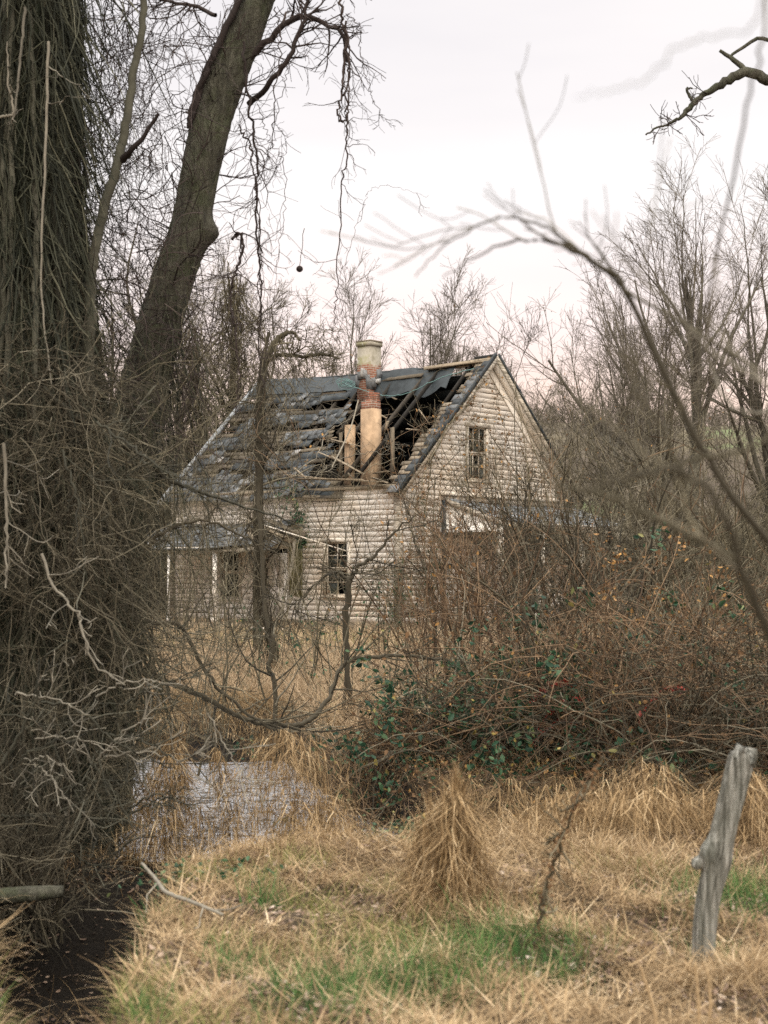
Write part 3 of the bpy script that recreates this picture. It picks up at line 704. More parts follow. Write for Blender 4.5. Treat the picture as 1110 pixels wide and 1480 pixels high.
# things hanging on it: a teal cable and a slack cord
P_, r_ = one([hl((WG / 2 - .9, 5.2, 8.0)), hl((3.0, 4.3, 7.75)), hl((3.2, 3.4, 7.45)), hl((3.0, 2.2, 7.35)), hl((3.1, .9, 7.75)), hl((3.4, -.2, 8.0))], [.013] * 6, 50, .010)
m, nt, b = new_mat('teal_cable'); b.inputs['Base Color'].default_value = (.13, .22, .21, 1); M['teal'] = m
a = Acc(); tubes(a, P_, r_, 6, .5)
for k in range(7):
    c = hl((WG / 2 - 1.0, 4.9 + rs.normal(0, .1), 7.95)); th = np.linspace(0, 6.28, 14); rr_ = rs.uniform(.12, .28)
    ring = np.stack([c[0] + rr_ * np.cos(th + k), c[1] + rs.normal(0, .03) + .0 * th, c[2] + rr_ * .45 * np.sin(th + k) + rs.normal(0, .04)], 1)
    tubes(a, ring[None], np.full((1, 14), .011), 5, .5)
tag(a.build('cable', m, smooth=True), 'teal cable looped below the chimney and slung across the roof hole', 'cable')
a = Acc(); P_, r_ = one([W(518, 578, 46.2), W(508, 615, 45.9), W(495, 645, 45.6), W(480, 675, 45.2)], [.022] * 4, 16); tubes(a, P_, r_, 5, 1)
tag(a.build('pole', M['pale_twig'], smooth=True), 'thin pale pole hanging from the ridge over the collapsed roof', 'pole')
# ------------------------------------------------------------------ trees
def bare_tree(name, label, base, top, r, limbs=9, mat_t=None, mat_c=None, spread=.5, dens=1.0, t0=.25, twig=.012, lean=0, group=None, up=.10, ang=(38, 12), lvl=3, cat='tree', shape=1.0):
    """bare deciduous tree: trunk, limbs, twiggy crown"""
    base = np.array(base, float); top = np.array(top, float); hgt = np.linalg.norm(top - base)
    root = thing(name, label, cat, base, group=group)
    n = 7; pts = np.linspace(base, top, n); pts[1:-1] += rs.normal(0, .025 * hgt, (n - 2, 3)) * [1, 1, .1]
    pts[0, 2] -= .15
    P, R = one(pts, [r * 1.25, r, r * .8, r * .55, r * .3, r * .14], 20)
    a = Acc(); tubes(a, P, R, 10, .35); a.build('trunk', mat_t or M['bark_far'], root, smooth=True, subtract=base)
    L1, R1 = spawn(P, R, limbs, t=(t0, .9), ang=ang, L=(spread * .7, spread * 1.15), rf=.62, n=9, up=up, wig=.065, tip=.22, rmin=twig * .8)
    for k in range(limbs):
        a = Acc(); tubes(a, L1[k:k + 1], R1[k:k + 1], 6, .3 + .4 * rs.rand(1)); a.build('limb', mat_t or M['bark_far'], root, smooth=True, subtract=base)
    a = Acc()
    L2, R2 = spawn(np.concatenate([L1]), np.concatenate([R1]), int(6 * dens), t=(.15, .97), ang=(30, 11), L=(.35, .65), rf=.5, n=7, up=.03, wig=.08, tip=.3, rmin=twig * .6)
    L3, R3 = spawn(L2, R2, int(6 * dens), t=(.1, .98), ang=(32, 12), L=(.35, .7), rf=.5, n=5, up=.02, wig=.11, tip=.4, rmin=twig * .42)
    tubes(a, L2, R2, 4); tubes(a, L3, R3, 3)
    if lvl > 2:
        L4, R4 = spawn(L3, R3, int(4 * dens), t=(.1, .98), ang=(34, 14), L=(.35, .8), rf=.6, n=4, up=.02, wig=.13, tip=.5, rmin=twig * .32)
        tubes(a, L4, R4, 3)
    a.build('crown', mat_c or M['twig_far'], root, subtract=base)
    return root

TW = M['twig_far']
# big bare tree right of the house and its companions
bare_tree('bare_tree', 'tallest spreading bare tree, above the brush at the right edge', at_ground(1018, 62), W(990, 400, 62), .32, 20, spread=.56, dens=1.0, t0=.18, twig=.018, up=.05, ang=(26, 9))
bare_tree('bare_tree', 'big bare tree whose right half leaves the frame at the right edge', at_ground(1092, 66), W(1100, 400, 66), .26, 16, spread=.52, dens=1.1, t0=.25, twig=.018, up=.05, ang=(26, 9))
bare_tree('bare_tree', 'slim bare tree rising just right of the gable brush, left of the tallest tree', at_ground(878, 54), W(893, 500, 54), .13, 10, spread=.45, t0=.35, twig=.014, ang=(30, 10))
bare_tree('bare_tree', 'slender forked bare tree between the gable and the tallest tree', at_ground(920, 58), W(915, 480, 58), .12, 10, spread=.45, t0=.35, twig=.014, ang=(30, 10))
bare_tree('bare_tree', 'low bare tree with a wide crown below the right skyline', at_ground(950, 50), W(930, 520, 50), .15, 11, spread=.55, t0=.3, twig=.013, ang=(42, 12))
bare_tree('bare_tree', 'bare tree behind the gable peak, its twigs just right of the peak', at_ground(745, 72), W(740, 520, 72), .15, 11, spread=.4, dens=1., t0=.4, twig=.018)
# behind the roof
bare_tree('bare_tree', 'crooked bare tree behind the ridge, midway between chimney and gable peak', at_ground(612, 70), W(622, 460, 70), .17, 10, spread=.38, t0=.45, twig=.018, ang=(34, 10))
bare_tree('bare_tree', 'bare tree directly behind the chimney top', at_ground(532, 74), W(512, 455, 74), .15, 11, spread=.36, t0=.45, twig=.018)
bare_tree('bare_tree', 'thin bare tree behind the right end of the ridge', at_ground(668, 76), W(672, 490, 76), .14, 10, spread=.35, t0=.45, twig=.018)
bare_tree('bare_tree', 'scraggy bare tree behind the left half of the ridge', at_ground(455, 72), W(452, 520, 72), .14, 11, spread=.34, t0=.45, twig=.018)
# left of the roof, hung with vines
for (px, Yd, tx, ty, r, lab) in ((345, 56, 338, 395, .20, 'vine-laden tree standing behind the left end of the roof'),
                                 (288, 54, 280, 470, .17, 'dark leaning tree left of the roof, next to the big leaning trunk'),
                                 (402, 60, 392, 440, .14, 'thin tree with a bowed limb behind the left end of the ridge'),
                                 (250, 60, 246, 440, .16, 'bare tree seen just behind the leaning trunk'),
                                 (205, 66, 200, 320, .20, 'tall faint bare tree seen between the two big trunks'),
                                 (150, 60, 160, 420, .18, 'faint bare tree behind the broken dead stem')):
    t = bare_tree('bare_tree', lab, at_ground(px, Yd), W(tx, ty, Yd), r, 12, spread=.38, dens=1.15, t0=.3, twig=.015, up=.0, ang=(55, 20), mat_c=M['twig_mid'])
# vines sheathing the two nearest of them
def vine_sheath(name, label, base, top, spread, n, mat=M['vine'], r=.014, kk=3, ln=.6):
    base = np.array(base); top = np.array(top); t = rs.rand(n); org = base + (top - base) * t[:, None] ** .8 + rs.normal(0, 1, (n, 3)) * [spread, spread, .3]
    P, R = walk(org, rs.normal(0, .5, (n, 3)) + [0, 0, -1.2], rs.uniform(.5, 2.2, n), 8, .25, -.12, r, r * .5)
    a = Acc(); tubes(a, P, R, 3)
    S, SR = spawn(P, R, kk, L=(.3, ln), n=4, ang=(60, 20), up=-.05, rmin=r * .35); tubes(a, S, SR, 3)
    o = a.build(name, mat, smooth=True); return tag(o, label, 'vine')
vine_sheath('vine_curtain', 'shaggy vines sheathing the tree behind the left end of the roof', at_ground(348, 55.5) + [0, 0, 4], W(338, 400, 55.5), .28, 420, M['twig_mid'], .02)
vine_sheath('vine_curtain', 'ragged vines on the dark leaning tree left of the roof', at_ground(288, 53.5) + [0, 0, 3], W(280, 480, 53.5), .24, 380, M['twig_mid'], .02)

def noise2(x, y, f, s): return wob(x, y, f, s)
# dense brush on the far hillside and along its crest
def brush_field(N, xr, yr, h, mat, r, name, label, kk=4, n=5, upr=1.0, maskf=None):
    x = rs.uniform(xr[0], xr[1], N); y = rs.uniform(yr[0], yr[1], N)
    if maskf is not None:
        k = maskf(x, y); x, y = x[k], y[k]
    org = np.stack([x, y, height(x, y) - .05], 1)
    d = rs.normal(0, .45, (len(x), 3)); d[:, 2] = upr
    P, R = walk(org, d, rs.uniform(h[0], h[1], len(x)), n, .16, -.02, r, r * .4)
    a = Acc(); tubes(a, P, R, 3)
    S, SR = spawn(P, R, kk, L=(.35, .8), n=4, ang=(38, 15), rmin=r * .35, t=(.15, 1)); tubes(a, S, SR, 3)
    S2, SR2 = spawn(S, SR, 2, L=(.4, .9), n=3, ang=(38, 15), rmin=r * .3, t=(.15, 1)); tubes(a, S2, SR2, 3)
    return tag(a.build(name, mat), label, 'brush', kind='stuff')
brush_field(5200, (-30, 66), (74, 190), (1.0, 2.6), M['twig_far'], .05, 'hillside_brush', 'grey brown leafless brush covering the hill behind the house', maskf=lambda x, y: noise2(x, y, .11, 2) < .45)
brush_field(1500, (10, 34), (56, 76), (1.5, 4.2), M['twig_mid'], .03, 'hedgerow_brush', 'tangled leafless brush at the foot of the hill, right of the house', kk=6)
brush_field(900, (-26, -6), (52, 76), (2.0, 5.6), M['twig_mid'], .03, 'hedgerow_brush', 'tangled leafless brush beyond the left end of the house', kk=6)

# ---- the big trunks at the left
def big_trunk(name, label, pts, rad, mat, knots=(), m=110, sides=44, seed=0, ridge=.05, extra=None):
    base = np.array(pts[0]); root = thing(name, label, 'tree', base); a = Acc()
    P, r = trunk(a, pts, rad, m, sides, ridge, .07, seed, knots); a.build('trunk', mat, root, smooth=True, subtract=base)
    return root, P, r, base
YL = 12.5
g0 = at_ground(40, YL); g0[2] -= .3
oakr, oP, oR, ob = big_trunk('vine_covered_tree', 'massive dark vine-covered trunk filling the left edge', [g0, W(38, 1000, YL), W(38, 700, YL), W(34, 400, YL), W(26, 150, YL), W(24, -120, YL), W(20, -500, YL)], [.60, .46, .36, .28, .24, .22, .20], M['bark_dark'], seed=1)
# second stem beside it
g1 = at_ground(118, 13.4); g1[2] -= .2
sr, stP, stR, sb = big_trunk('vine_covered_tree', 'dark secondary trunk with a bare foot, right of the massive trunk', [g1, W(140, 1000, 13.4), W(150, 850, 13.4), W(118, 640, 13.4), W(96, 420, 13.4), W(86, 200, 13.4), W(90, 0, 13.4), W(92, -300, 13.4)], [.30, .25, .22, .2, .15, .13, .12, .11], M['bark_dark'], seed=3)
# leaning trunk with burl
Yt = 14.5
g2 = at_ground(150, Yt); g2[2] -= .3
lt, lP, lR, lb = big_trunk('leaning_tree', 'thick bare-barked trunk leaning right with a round burl', [g2, W(160, 900, Yt), W(195, 640, Yt), W(228, 480, Yt), W(272, 330, Yt), W(305, 180, Yt), W(345, 60, Yt), W(385, -40, Yt), W(440, -200, Yt)], [.28, .245, .235, .21, .182, .188, .18, .16, .15], M['bark'],
                           knots=((.50, .1, .12, .5), (.49, .0, .28, .18), (.44, 3.3, .25, .1)), m=200, sides=56, seed=5, ridge=.045)
P_, r_ = one([W(300, 96, Yt - .2), W(283, 150, Yt - .2), W(274, 185, Yt - .15)], [.03, .028, .022], 12, .006)
a = Acc(); tubes(a, P_, r_, 6, .1); P_, r_ = one([W(352, -10, Yt - .2), W(318, 62, Yt - .2), W(296, 108, Yt - .22), W(276, 160, Yt - .2), W(273, 186, Yt - .2)], [.03, .035, .03, .025, .02], 20, .006); tubes(a, P_, r_, 6, .1)
a.build('vine', M['vine_sky'], lt, smooth=True, subtract=lb)
# limbs on its right
LB = []
for pts, r in (([W(352, 92, Yt), W(385, 60, Yt - .1), W(420, 30, Yt - .2), W(445, 24, Yt - .3), W(475, 38, Yt - .3), W(495, 52, Yt - .4), W(502, 90, Yt - .4)], .035),
               ([W(360, 150, Yt), W(392, 118, Yt - .3), W(420, 78, Yt - .4), W(440, 28, Yt - .4), W(446, -20, Yt - .4)], .032),
               ([W(312, 22, Yt - .2), W(275, 8, Yt), W(230, -2, Yt), W(200, -20, Yt)], .022)):
    P_, r_ = one(pts, [r, r * .8, r * .6, r * .4], 22, .01); LB.append((P_, r_))
    a = Acc(); tubes(a, P_, r_, 6, .2); a.build('limb', M['vine_sky'], lt, smooth=True, subtract=lb)
a = Acc()
for P_, r_ in LB:
    S, SR = spawn(P_, r_, 16, L=(.15, .5), n=7, ang=(50, 20), up=-.02, rmin=.004, wig=.22); tubes(a, S, SR, 3)
    S2, SR2 = spawn(S, SR, 5, L=(.3, .7), n=5, ang=(45, 20), rmin=.0028, wig=.2); tubes(a, S2, SR2, 3)
S, SR = spawn(lP[None], lR[None] * .1, 60, t=(.35, .8), L=(.03, .10), n=7, ang=(60, 15), up=.02, rmin=.004, wig=.25); tubes(a, S, SR, 3)
S2, SR2 = spawn(S, SR, 6, L=(.3, .7), n=5, ang=(45, 20), rmin=.0026, wig=.2); tubes(a, S2, SR2, 3)
a.build('twigs', M['vine_sky'], lt, subtract=lb)
# dead broken stem
Yd = 12.9
base = at_ground(112, Yd); dt = thing('dead_tree', 'slim dead stem with a broken stub, between the two big trunks', 'tree', base)
P_, r_ = one([base, W(118, 800, Yd), W(128, 520, Yd), W(133, 400, Yd), W(143, 330, Yd), W(165, 250, Yd), W(180, 190, Yd), W(192, 110, Yd), W(203, 50, Yd), W(210, -30, Yd), W(214, -120, Yd)], [.10, .09, .075, .062, .058, .055, .05, .045, .04, .035], 60, .006)
a = Acc(); tubes(a, P_, r_ * .72, 10, .75); a.build('trunk', M['vine'], dt, smooth=True, subtract=base)
P_, r_ = one([W(176, 232, Yd), W(190, 216, Yd - .1), W(210, 195, Yd - .15), W(229, 164, Yd - .2)], [.035, .025, .018, .014], 10, .003)
a = Acc(); tubes(a, P_, r_, 7, .0); a.build('broken_stub', M['vine_sky'], dt, smooth=True, subtract=base)

# ---- hanging vines, each one an object
def hang(pts, r, label, twigs=10, name='hanging_vine', mat=M['vine_sky'], m=60, wb=.012, group=None, tl=(.05, .18), lo=3):
    P_, r_ = one(pts, [r, r * .9, r * .7, r * .45], m, wb); r_ = r_ * .8; a = Acc(); tubes(a, P_, r_, 5)
    if twigs:
        S, SR = spawn(P_, r_, twigs, t=(.05, 1), L=tl, n=8, ang=(55, 25), up=-.05, rmin=.0024, wig=.28); tubes(a, S, SR, 3)
        S2, SR2 = spawn(S, SR, lo, L=(.3, .7), n=5, ang=(45, 20), up=-.03, rmin=.0017, wig=.25); tubes(a, S2, SR2, 3)
    return tag(a.build(name, mat, smooth=True), label, 'vine', group)
Yv = 14.0
hang([W(490, -40, Yv), W(494, 20, Yv), W(498, 60, Yv), W(496, 120, Yv), W(488, 168, Yv), W(500, 172, Yv), W(505, 140, Yv), W(503, 60, Yv)], .017, 'knotted loop of vine hanging highest in the open sky', 22)
hang([W(500, 30, Yv), W(503, 90, Yv), W(499, 140, Yv), W(504, 182, Yv), W(500, 230, Yv), W(494, 270, Yv), W(491, 340, Yv), W(486, 420, Yv), W(485, 470, Yv)], .012, 'long straight vine dropping below the loop towards the chimney', 16)
hang([W(500, 20, Yv), W(520, 40, Yv), W(522, 90, Yv), W(535, 130, Yv), W(548, 160, Yv), W(566, 184, Yv)], .006, 'fine vine tip trailing farthest right in the sky', 10)
hang([W(352, 60, Yv), W(360, 160, Yv), W(372, 230, Yv), W(370, 320, Yv), W(378, 420, Yv), W(374, 500, Yv), W(380, 560, Yv)], .016, 'dark twisted vine hanging just right of the burl', 26)
hang([W(345, 180, Yv), W(362, 215, Yv), W(368, 270, Yv), W(376, 350, Yv), W(374, 440, Yv), W(382, 520, Yv)], .011, 'vine with a kink hanging close beside the burl', 20)
hang([W(398, 10, Yv), W(404, 60, Yv), W(398, 150, Yv), W(388, 220, Yv), W(376, 260, Yv), W(372, 380, Yv), W(372, 470, Yv)], .008, 'thin vine slanting left from the upper limb', 14)
hang([W(440, -20, Yv), W(432, 60, Yv), W(410, 120, Yv), W(395, 200, Yv), W(385, 240, Yv)], .006, 'fine vine crossing under the arched limb', 10)
hang([W(372, 150, Yv), W(390, 200, Yv), W(410, 240, Yv), W(410, 310, Yv), W(400, 380, Yv), W(395, 470, Yv)], .005, 'thin bowed vine right of the kinked one', 12)
hang([W(335, 345, 16), W(350, 340, 16), W(345, 380, 16), W(335, 410, 16), W(333, 450, 16), W(345, 520, 16), W(340, 600, 16)], .02, 'curled dark vine hanging by the left end of the ridge', 20)
hang([W(545, 270, Yv), W(520, 310, Yv), W(495, 400, Yv), W(488, 470, Yv)][::-1] + [W(620, 282, Yv)], .003, 'hair-thin vine arching above the chimney', 3)
for k, (x0, y0, x1, y1) in enumerate(((160, 0, 165, 520), (175, 40, 172, 470), (196, 130, 195, 560), (150, 10, 150, 430), (225, 0, 218, 300), (185, 0, 188, 380))):
    n = 7; pts = [W(x0 + (x1 - x0) * q / (n - 1) + rs.normal(0, 4), y0 - 30 + (y1 - y0) * q / (n - 1), 13.6) for q in range(n)]
    hang(pts, .0055, ['fine vine curtain strand nearest the massive trunk, high up', 'fine strand hanging left of the broken stem', 'straight fine strand hanging right of the broken stub', 'short fine strand touching the massive trunk', 'fine strand close to the leaning trunk top', 'fine strand crossing behind the broken stem'][k], 34, wb=.02, tl=(.05, .16), lo=5)

# tangle of fine twigs between the two big trunks: nobody could count it
def tangle(name, label, org, d, ln, mat, r, kk=3, n=7, wig=.3, grav=-.04, k2=2, tint=None, cat='brush', tl=(.3, .7)):
    P, R = walk(org, d, ln, n, wig, grav, r, r * .45); a = Acc(); tubes(a, P, R, 3)
    if kk:
        S, SR = spawn(P, R, kk, L=tl, n=5, ang=(50, 20), up=grav, rmin=r * .35, wig=wig, t=(.05, 1)); tubes(a, S, SR, 3)
        if k2:
            S2, SR2 = spawn(S, SR, k2, L=tl, n=4, ang=(45, 20), up=grav, rmin=r * .28, wig=wig, t=(.05, 1)); tubes(a, S2, SR2, 3)
    return tag(a.build(name, mat), label, cat, kind='stuff')
def pix_cloud(N, xr, yr, Yr):
    px = rs.uniform(xr[0], xr[1], N); py = rs.uniform(yr[0], yr[1], N); Yy = rs.uniform(Yr[0], Yr[1], N)
    x = (px - 555) / F; v = (740 - py) / F; f = Yy / (cP - v * sP)
    return np.stack([x * f, Yy, CAMH + f * (sP + v * cP)], 1)
tangle('twig_tangle', 'fine bare twigs tangled against the sky between the big trunks', pix_cloud(260, (105, 300), (-20, 620), (13, 15)), rs.normal(0, 1, (260, 3)) + [0, 0, -.5], rs.uniform(.4, 1.2, 260), M['vine_sky'], .006, 3, 8, .28)
# vine fleece on the massive trunk
def fleece(name, label, P, R, N, out, mat, r, ln=(.5, 1.8), t=(0, 1), kk=2, dens_pow=1.0):
    m = len(P); tt = rs.uniform(t[0], t[1], N) ** dens_pow * (m - 1.001); i = tt.astype(int); c = P[i] + (P[i + 1] - P[i]) * (tt - i)[:, None]; rad = R[i] + np.abs(rs.normal(0, out, N))
    an = rs.uniform(0, 6.283, N); org = c + np.stack([np.cos(an) * rad, np.sin(an) * rad, 0 * an], 1)
    d = np.stack([rs.normal(0, .22, N), rs.normal(0, .22, N), -np.ones(N)], 1)
    Pp, Rr = walk(org, d, rs.uniform(ln[0], ln[1], N), 9, .13, -.06, r, r * .5); Rr *= rs.uniform(.5, 1.6, (N, 1)); a = Acc(); tubes(a, Pp, Rr, 3)
    if kk: S, SR = spawn(Pp, Rr, kk, L=(.12, .4), n=5, ang=(45, 20), up=-.05, rmin=r * .35, wig=.25, t=(.05, 1)); tubes(a, S, SR, 3)
    return tag(a.build(name, mat, smooth=True), label, 'vine', kind='stuff')
fleece('vine_fleece', 'shaggy curtain of fine vines clothing the massive left trunk', oP, oR, 2600, .07, M['fleece'], .008, kk=3)
fleece('vine_fleece', 'shaggy vines clothing the dark secondary trunk', stP, stR, 1300, .05, M['fleece'], .007, t=(.22, 1), kk=3)
fleece('vine_fleece', 'thin vines creeping on the lower leaning trunk', lP, lR, 300, .03, M['fleece'], .006, t=(.05, .42), kk=2)
for k, pts in enumerate(([W(36, 10, 12.0), W(30, 80, 12), W(22, 160, 12), W(14, 180, 12)], [W(70, 60, 12), W(66, 200, 12), W(60, 420, 12), W(75, 560, 12)], [W(0, 170, 12), W(20, 162, 12), W(12, 120, 12), W(10, 60, 12)])):
    hang(pts, .015, ['pale vine stem near the top left corner', 'long pale vine stem running down the massive trunk', 'looping pale vine at the left edge'][k], 4, mat=M['pale_twig'], m=30, wb=.004)

# ---- overhanging limb top right: rooted in a tree standing just outside the frame
Yb = 16.0; tb = at_ground(1420, Yb); ot = thing('overhanging_tree', 'lichened broken limb reaching in at the top right', 'tree', tb)
P_, r_ = one([tb, W(1415, 700, Yb), W(1400, 300, Yb), W(1410, 0, Yb), W(1420, -400, Yb)], [.28, .24, .2, .17, .12], 30)
a = Acc(); tubes(a, P_, r_, 14, .4); a.build('trunk', M['bark'], ot, smooth=True, subtract=tb)
P_, r_ = one([W(1405, 330, Yb), W(1280, 200, Yb), W(1180, 140, Yb), W(1110, 116, Yb), W(1078, 104, Yb), W(1040, 124, Yb), W(1015, 138, Yb), W(1000, 152, Yb), W(985, 168, Yb), W(968, 178, Yb), W(950, 184, Yb), W(933, 195, Yb)], [.09, .075, .065, .06, .055, .05, .034, .028, .03, .018, .013, .011, .009], 70, .006)
a = Acc(); tubes(a, P_, r_, 10, .3); lm = a.build('limb', M['bark'], ot, smooth=True, subtract=tb); mainl = (P_[:, 24:], r_[:, 24:])
a = Acc()
for pts, r in (([W(1082, 106, Yb), W(1062, 88, Yb), W(1040, 73, Yb)], .035), ([W(1140, 60, Yb), W(1112, 58, Yb), W(1090, 58, Yb), W(1062, 76, Yb), W(1052, 82, Yb)], .025), ([W(1004, 150, Yb), W(996, 138, Yb), W(992, 127, Yb), W(1001, 128, Yb)], .018), ([W(1180, 140, Yb), W(1150, 80, Yb), W(1140, 60, Yb)], .03)):
    P_, r_ = one(pts, [r, r * .8, r * .5], 12, .004); tubes(a, P_, r_, 7, .2)
a.build('broken_stub', M['bark'], ot, smooth=True, subtract=tb)
S, SR = spawn(mainl[0], mainl[1] * .35, 20, t=(.1, .95), L=(.12, .34), n=8, ang=(65, 20), up=.05, rmin=.0045, wig=.2)
S2, SR2 = spawn(S, SR, 3, L=(.3, .7), n=6, ang=(45, 20), rmin=.0032, wig=.2); a = Acc(); tubes(a, S, SR, 3); tubes(a, S2, SR2, 3); a.build('twigs', M['vine_sky'], ot, subtract=tb)
# small dark bird crossing the sky

# thick woody vines climbing the two vine-covered trunks
for k in range(11):
    Pm, Rm = (oP, oR) if k < 8 else (stP, stR); an = 3.4 + rs.uniform(0, 2.6); idx = np.linspace(3, len(Pm) - 3, 9).astype(int)
    pts = [Pm[i] + np.array([math.cos(an + .12 * j + rs.normal(0, .1)) * (Rm[i] + .03), math.sin(an + .12 * j) * (Rm[i] + .05), 0]) for j, i in enumerate(idx)]
    P_, r_ = one(pts, [rs.uniform(.02, .038), .026, .018], 70, .008); a = Acc(); tubes(a, P_, r_, 7, rs.rand())
    o = a.build('woody_vine', M['vine'], oakr if k < 8 else sr, smooth=True, subtract=ob if k < 8 else sb)
a = Acc(); c = W(433, 384, 14); P_, r_ = one([W(440, 330, 14), W(436, 360, 14), c], [.003, .003], 8, .004); tubes(a, P_, r_, 4)
th = np.linspace(0, math.pi, 7); P_ = c + np.stack([0 * th, 0 * th, -.03 * (1 - np.cos(th))], 1); tubes(a, P_[None], (np.sin(th) * .03 + .002)[None], 8, .1)
tag(a.build('seed_pod', M['vine_sky'], smooth=True), 'small round dark seed pod dangling alone against the sky', 'seed pod')

# ------------------------------------------------------------------ shrubs and brambles
def shrub(name, label, base, h, n, spread, mat, r=.016, k=(6, 5, 3), leaf=None, nl=0, ls=.04, wig=.13, up=.0, group=None, cat='shrub', rad=.3, mats=None, n0=9, vert=1.0, lf=1.0):
    base = np.array(base, float); root = thing(name, label, cat, base, group=group)
    org = base + np.stack([rs.normal(0, rad, n), rs.normal(0, rad, n), np.full(n, -.05)], 1); org[:, 2] = height(org[:, 0], org[:, 1]) - .05
    d = np.stack([rs.normal(0, spread, n), rs.normal(0, spread, n), np.full(n, vert)], 1)
    P, R = walk(org, d, h * rs.uniform(.6, 1.15, n), n0, wig, up, r * rs.uniform(.6, 1.3, n), r * .3)
    a = Acc(); tubes(a, P, R, 5); a.build('stems', mats or mat, root, smooth=True, subtract=base)
    a = Acc(); cur, cr = P, R
    for j, kk in enumerate(k):
        cur, cr = spawn(cur, cr, kk, t=(.12 if j else .2, 1), ang=(42, 16), L=(.28 * lf, .6 * lf) if j == 0 else (.35, .8), n=6 if j == 0 else 4, up=up * .5, wig=wig + .04, rmin=r * (.20 if j == 0 else .14), rf=.5)
        tubes(a, cur, cr, 3)
    a.build('twigs', mat, root, subtract=base)
    if leaf:
        q = cur.reshape(-1, 3); q = q[rs.randint(0, len(q), nl)] + rs.normal(0, ls * .5, (nl, 3)); a = Acc(); leaves(a, q, rs.uniform(.6, 1.3, nl) * ls); a.build('leaves', leaf, root, subtract=base)
    return root

TD, TM = M['twig_dark'], M['twig_mid']
# multi-stemmed dark shrubs in front of the right half of the house
for (px, Yd, topy, n, sp, lab, mat, lf) in (
    (668, 21, 770, 24, .17, 'dense dark shrub directly in front of the side porch corner', M['red_twig'], M['brown_leaf']),
    (830, 22, 712, 18, .36, 'fan-shaped multi-stemmed shrub right of the gable porch', TD, None),
    (745, 25, 715, 22, .25, 'dark upright shrub below the gable window', TD, M['brown_leaf']),
    (875, 24, 745, 17, .42, 'wide leaning many-stemmed shrub at the right of the house', TD, None),
    (600, 27, 855, 12, .25, 'low dark shrub at the near corner of the house', TM, M['ivy']),
    (800, 34, 610, 14, .22, 'tall brown leaf-hung shrub covering the right foot of the gable', TM, M['brown_leaf']),
    (735, 37, 680, 7, .22, 'thin bare shrub rising against the gable clapboards', TM, M['brown_leaf']),
    (965, 38, 650, 24, .28, 'big bare shrub in the pasture right of the house', TM, None),
    (1060, 30, 660, 20, .30, 'large bare thicket shrub at the right edge', TM, None),
    (860, 40, 640, 24, .28, 'bare grey shrub behind the fan-shaped one', TM, None),
    (1010, 20, 850, 12, .35, 'reddish low shrub at the right, behind the bramble mound', M['red_twig'], None)):
    b_ = at_ground(px, Yd); h = W(px, topy, Yd)[2] - b_[2]
    shrub('bare_shrub', lab, b_, h * 1.12, n, sp, mat, r=.0125 + .0003 * Yd + (.009 if Yd in (22, 24, 25) else 0), k=(5, 4, 2) if Yd < 29 else (5, 4, 2), leaf=lf, nl=160, ls=.06, wig=.12, rad=.28 + .008 * Yd)
# leafy vines and brown stems creeping over the gable and wall
def wall_vine(name, label, paths, r, nl, leafm, mat=TM, kk=12, out=.12, L=(.06, .22)):
    kk = int(kk * .8)
    a = Acc(); al = Acc()
    for pts in paths:
        P_, r_ = one([hl(p) for p in pts], [r, r * .7, r * .4], 26, .035); tubes(a, P_, r_, 4)
        S, SR = spawn(P_, r_, kk, t=(.05, 1), L=L, n=6, ang=(60, 22), rmin=r * .35, wig=.3); tubes(a, S, SR, 3)
        S2, SR2 = spawn(S, SR, 3, t=(.1, 1), L=(.4, .9), n=4, ang=(50, 22), rmin=r * .28, wig=.3); tubes(a, S2, SR2, 3)
        q = np.concatenate([S2.reshape(-1, 3), S.reshape(-1, 3)]); q = q[rs.randint(0, len(q), nl)] + rs.normal(0, .05, (nl, 3)); leaves(al, q, rs.uniform(.05, .12, nl))
    root = thing(name, label, 'vine', hl(paths[0][0])); a.build('stems', mat, root, subtract=hl(paths[0][0])); al.build('leaves', leafm, root, subtract=hl(paths[0][0]))
wall_vine('climbing_vine', 'brown-leaved vine climbing the left rake of the gable', [[(.2, -.25, .3), (.3, -.3, 3.0), (.9, -.4, 4.9), (1.9, -.45, 6.2), (3.0, -.4, 7.1)], [(.9, -.2, 1), (1.0, -.3, 4.2), (1.6, -.45, 5.9), (2.6, -.4, 6.6), (3.5, -.4, 7.5)]], .02, 170, M['brown_leaf'], kk=30, L=(.04, .15))
wall_vine('climbing_vine', 'thin bare vine tangled round the gable window', [[(3.0, -.2, 3), (3.0, -.2, 5), (3.1, -.2, 6.1), (3.7, -.2, 6.6), (4.4, -.2, 6.2), (4.5, -.2, 4.8)], [(2.5, -.2, 2.6), (2.9, -.2, 4.6), (3.3, -.2, 5.6), (3.5, -.25, 6.3)]], .016, 90, M['brown_leaf'], kk=26, L=(.05, .2))
wall_vine('climbing_vine', 'bare vine on the clapboards right of the gable window', [[(5.0, -.2, 3.5), (5.3, -.2, 5), (5.0, -.25, 6.2), (4.4, -.2, 7.2)], [(6.4, -.2, 4.0), (6.3, -.2, 5.0), (5.7, -.2, 6.0)]], .014, 70, M['brown_leaf'], kk=24, L=(.06, .25))
wall_vine('climbing_vine', 'bare vine spread low over the side wall by the corner board', [[(.5, -.2, .3), (.7, -.25, 1.6), (.5, -.25, 2.8), (1.0, -.2, 3.9)], [(1.5, -.2, .3), (1.3, -.2, 2.0), (1.7, -.2, 3.4)], [(1.0, -.3, .2), (1.2, -.3, 1.3), (1.9, -.3, 2.2)]], .016, 80, M['ivy'], kk=30, L=(.06, .28))
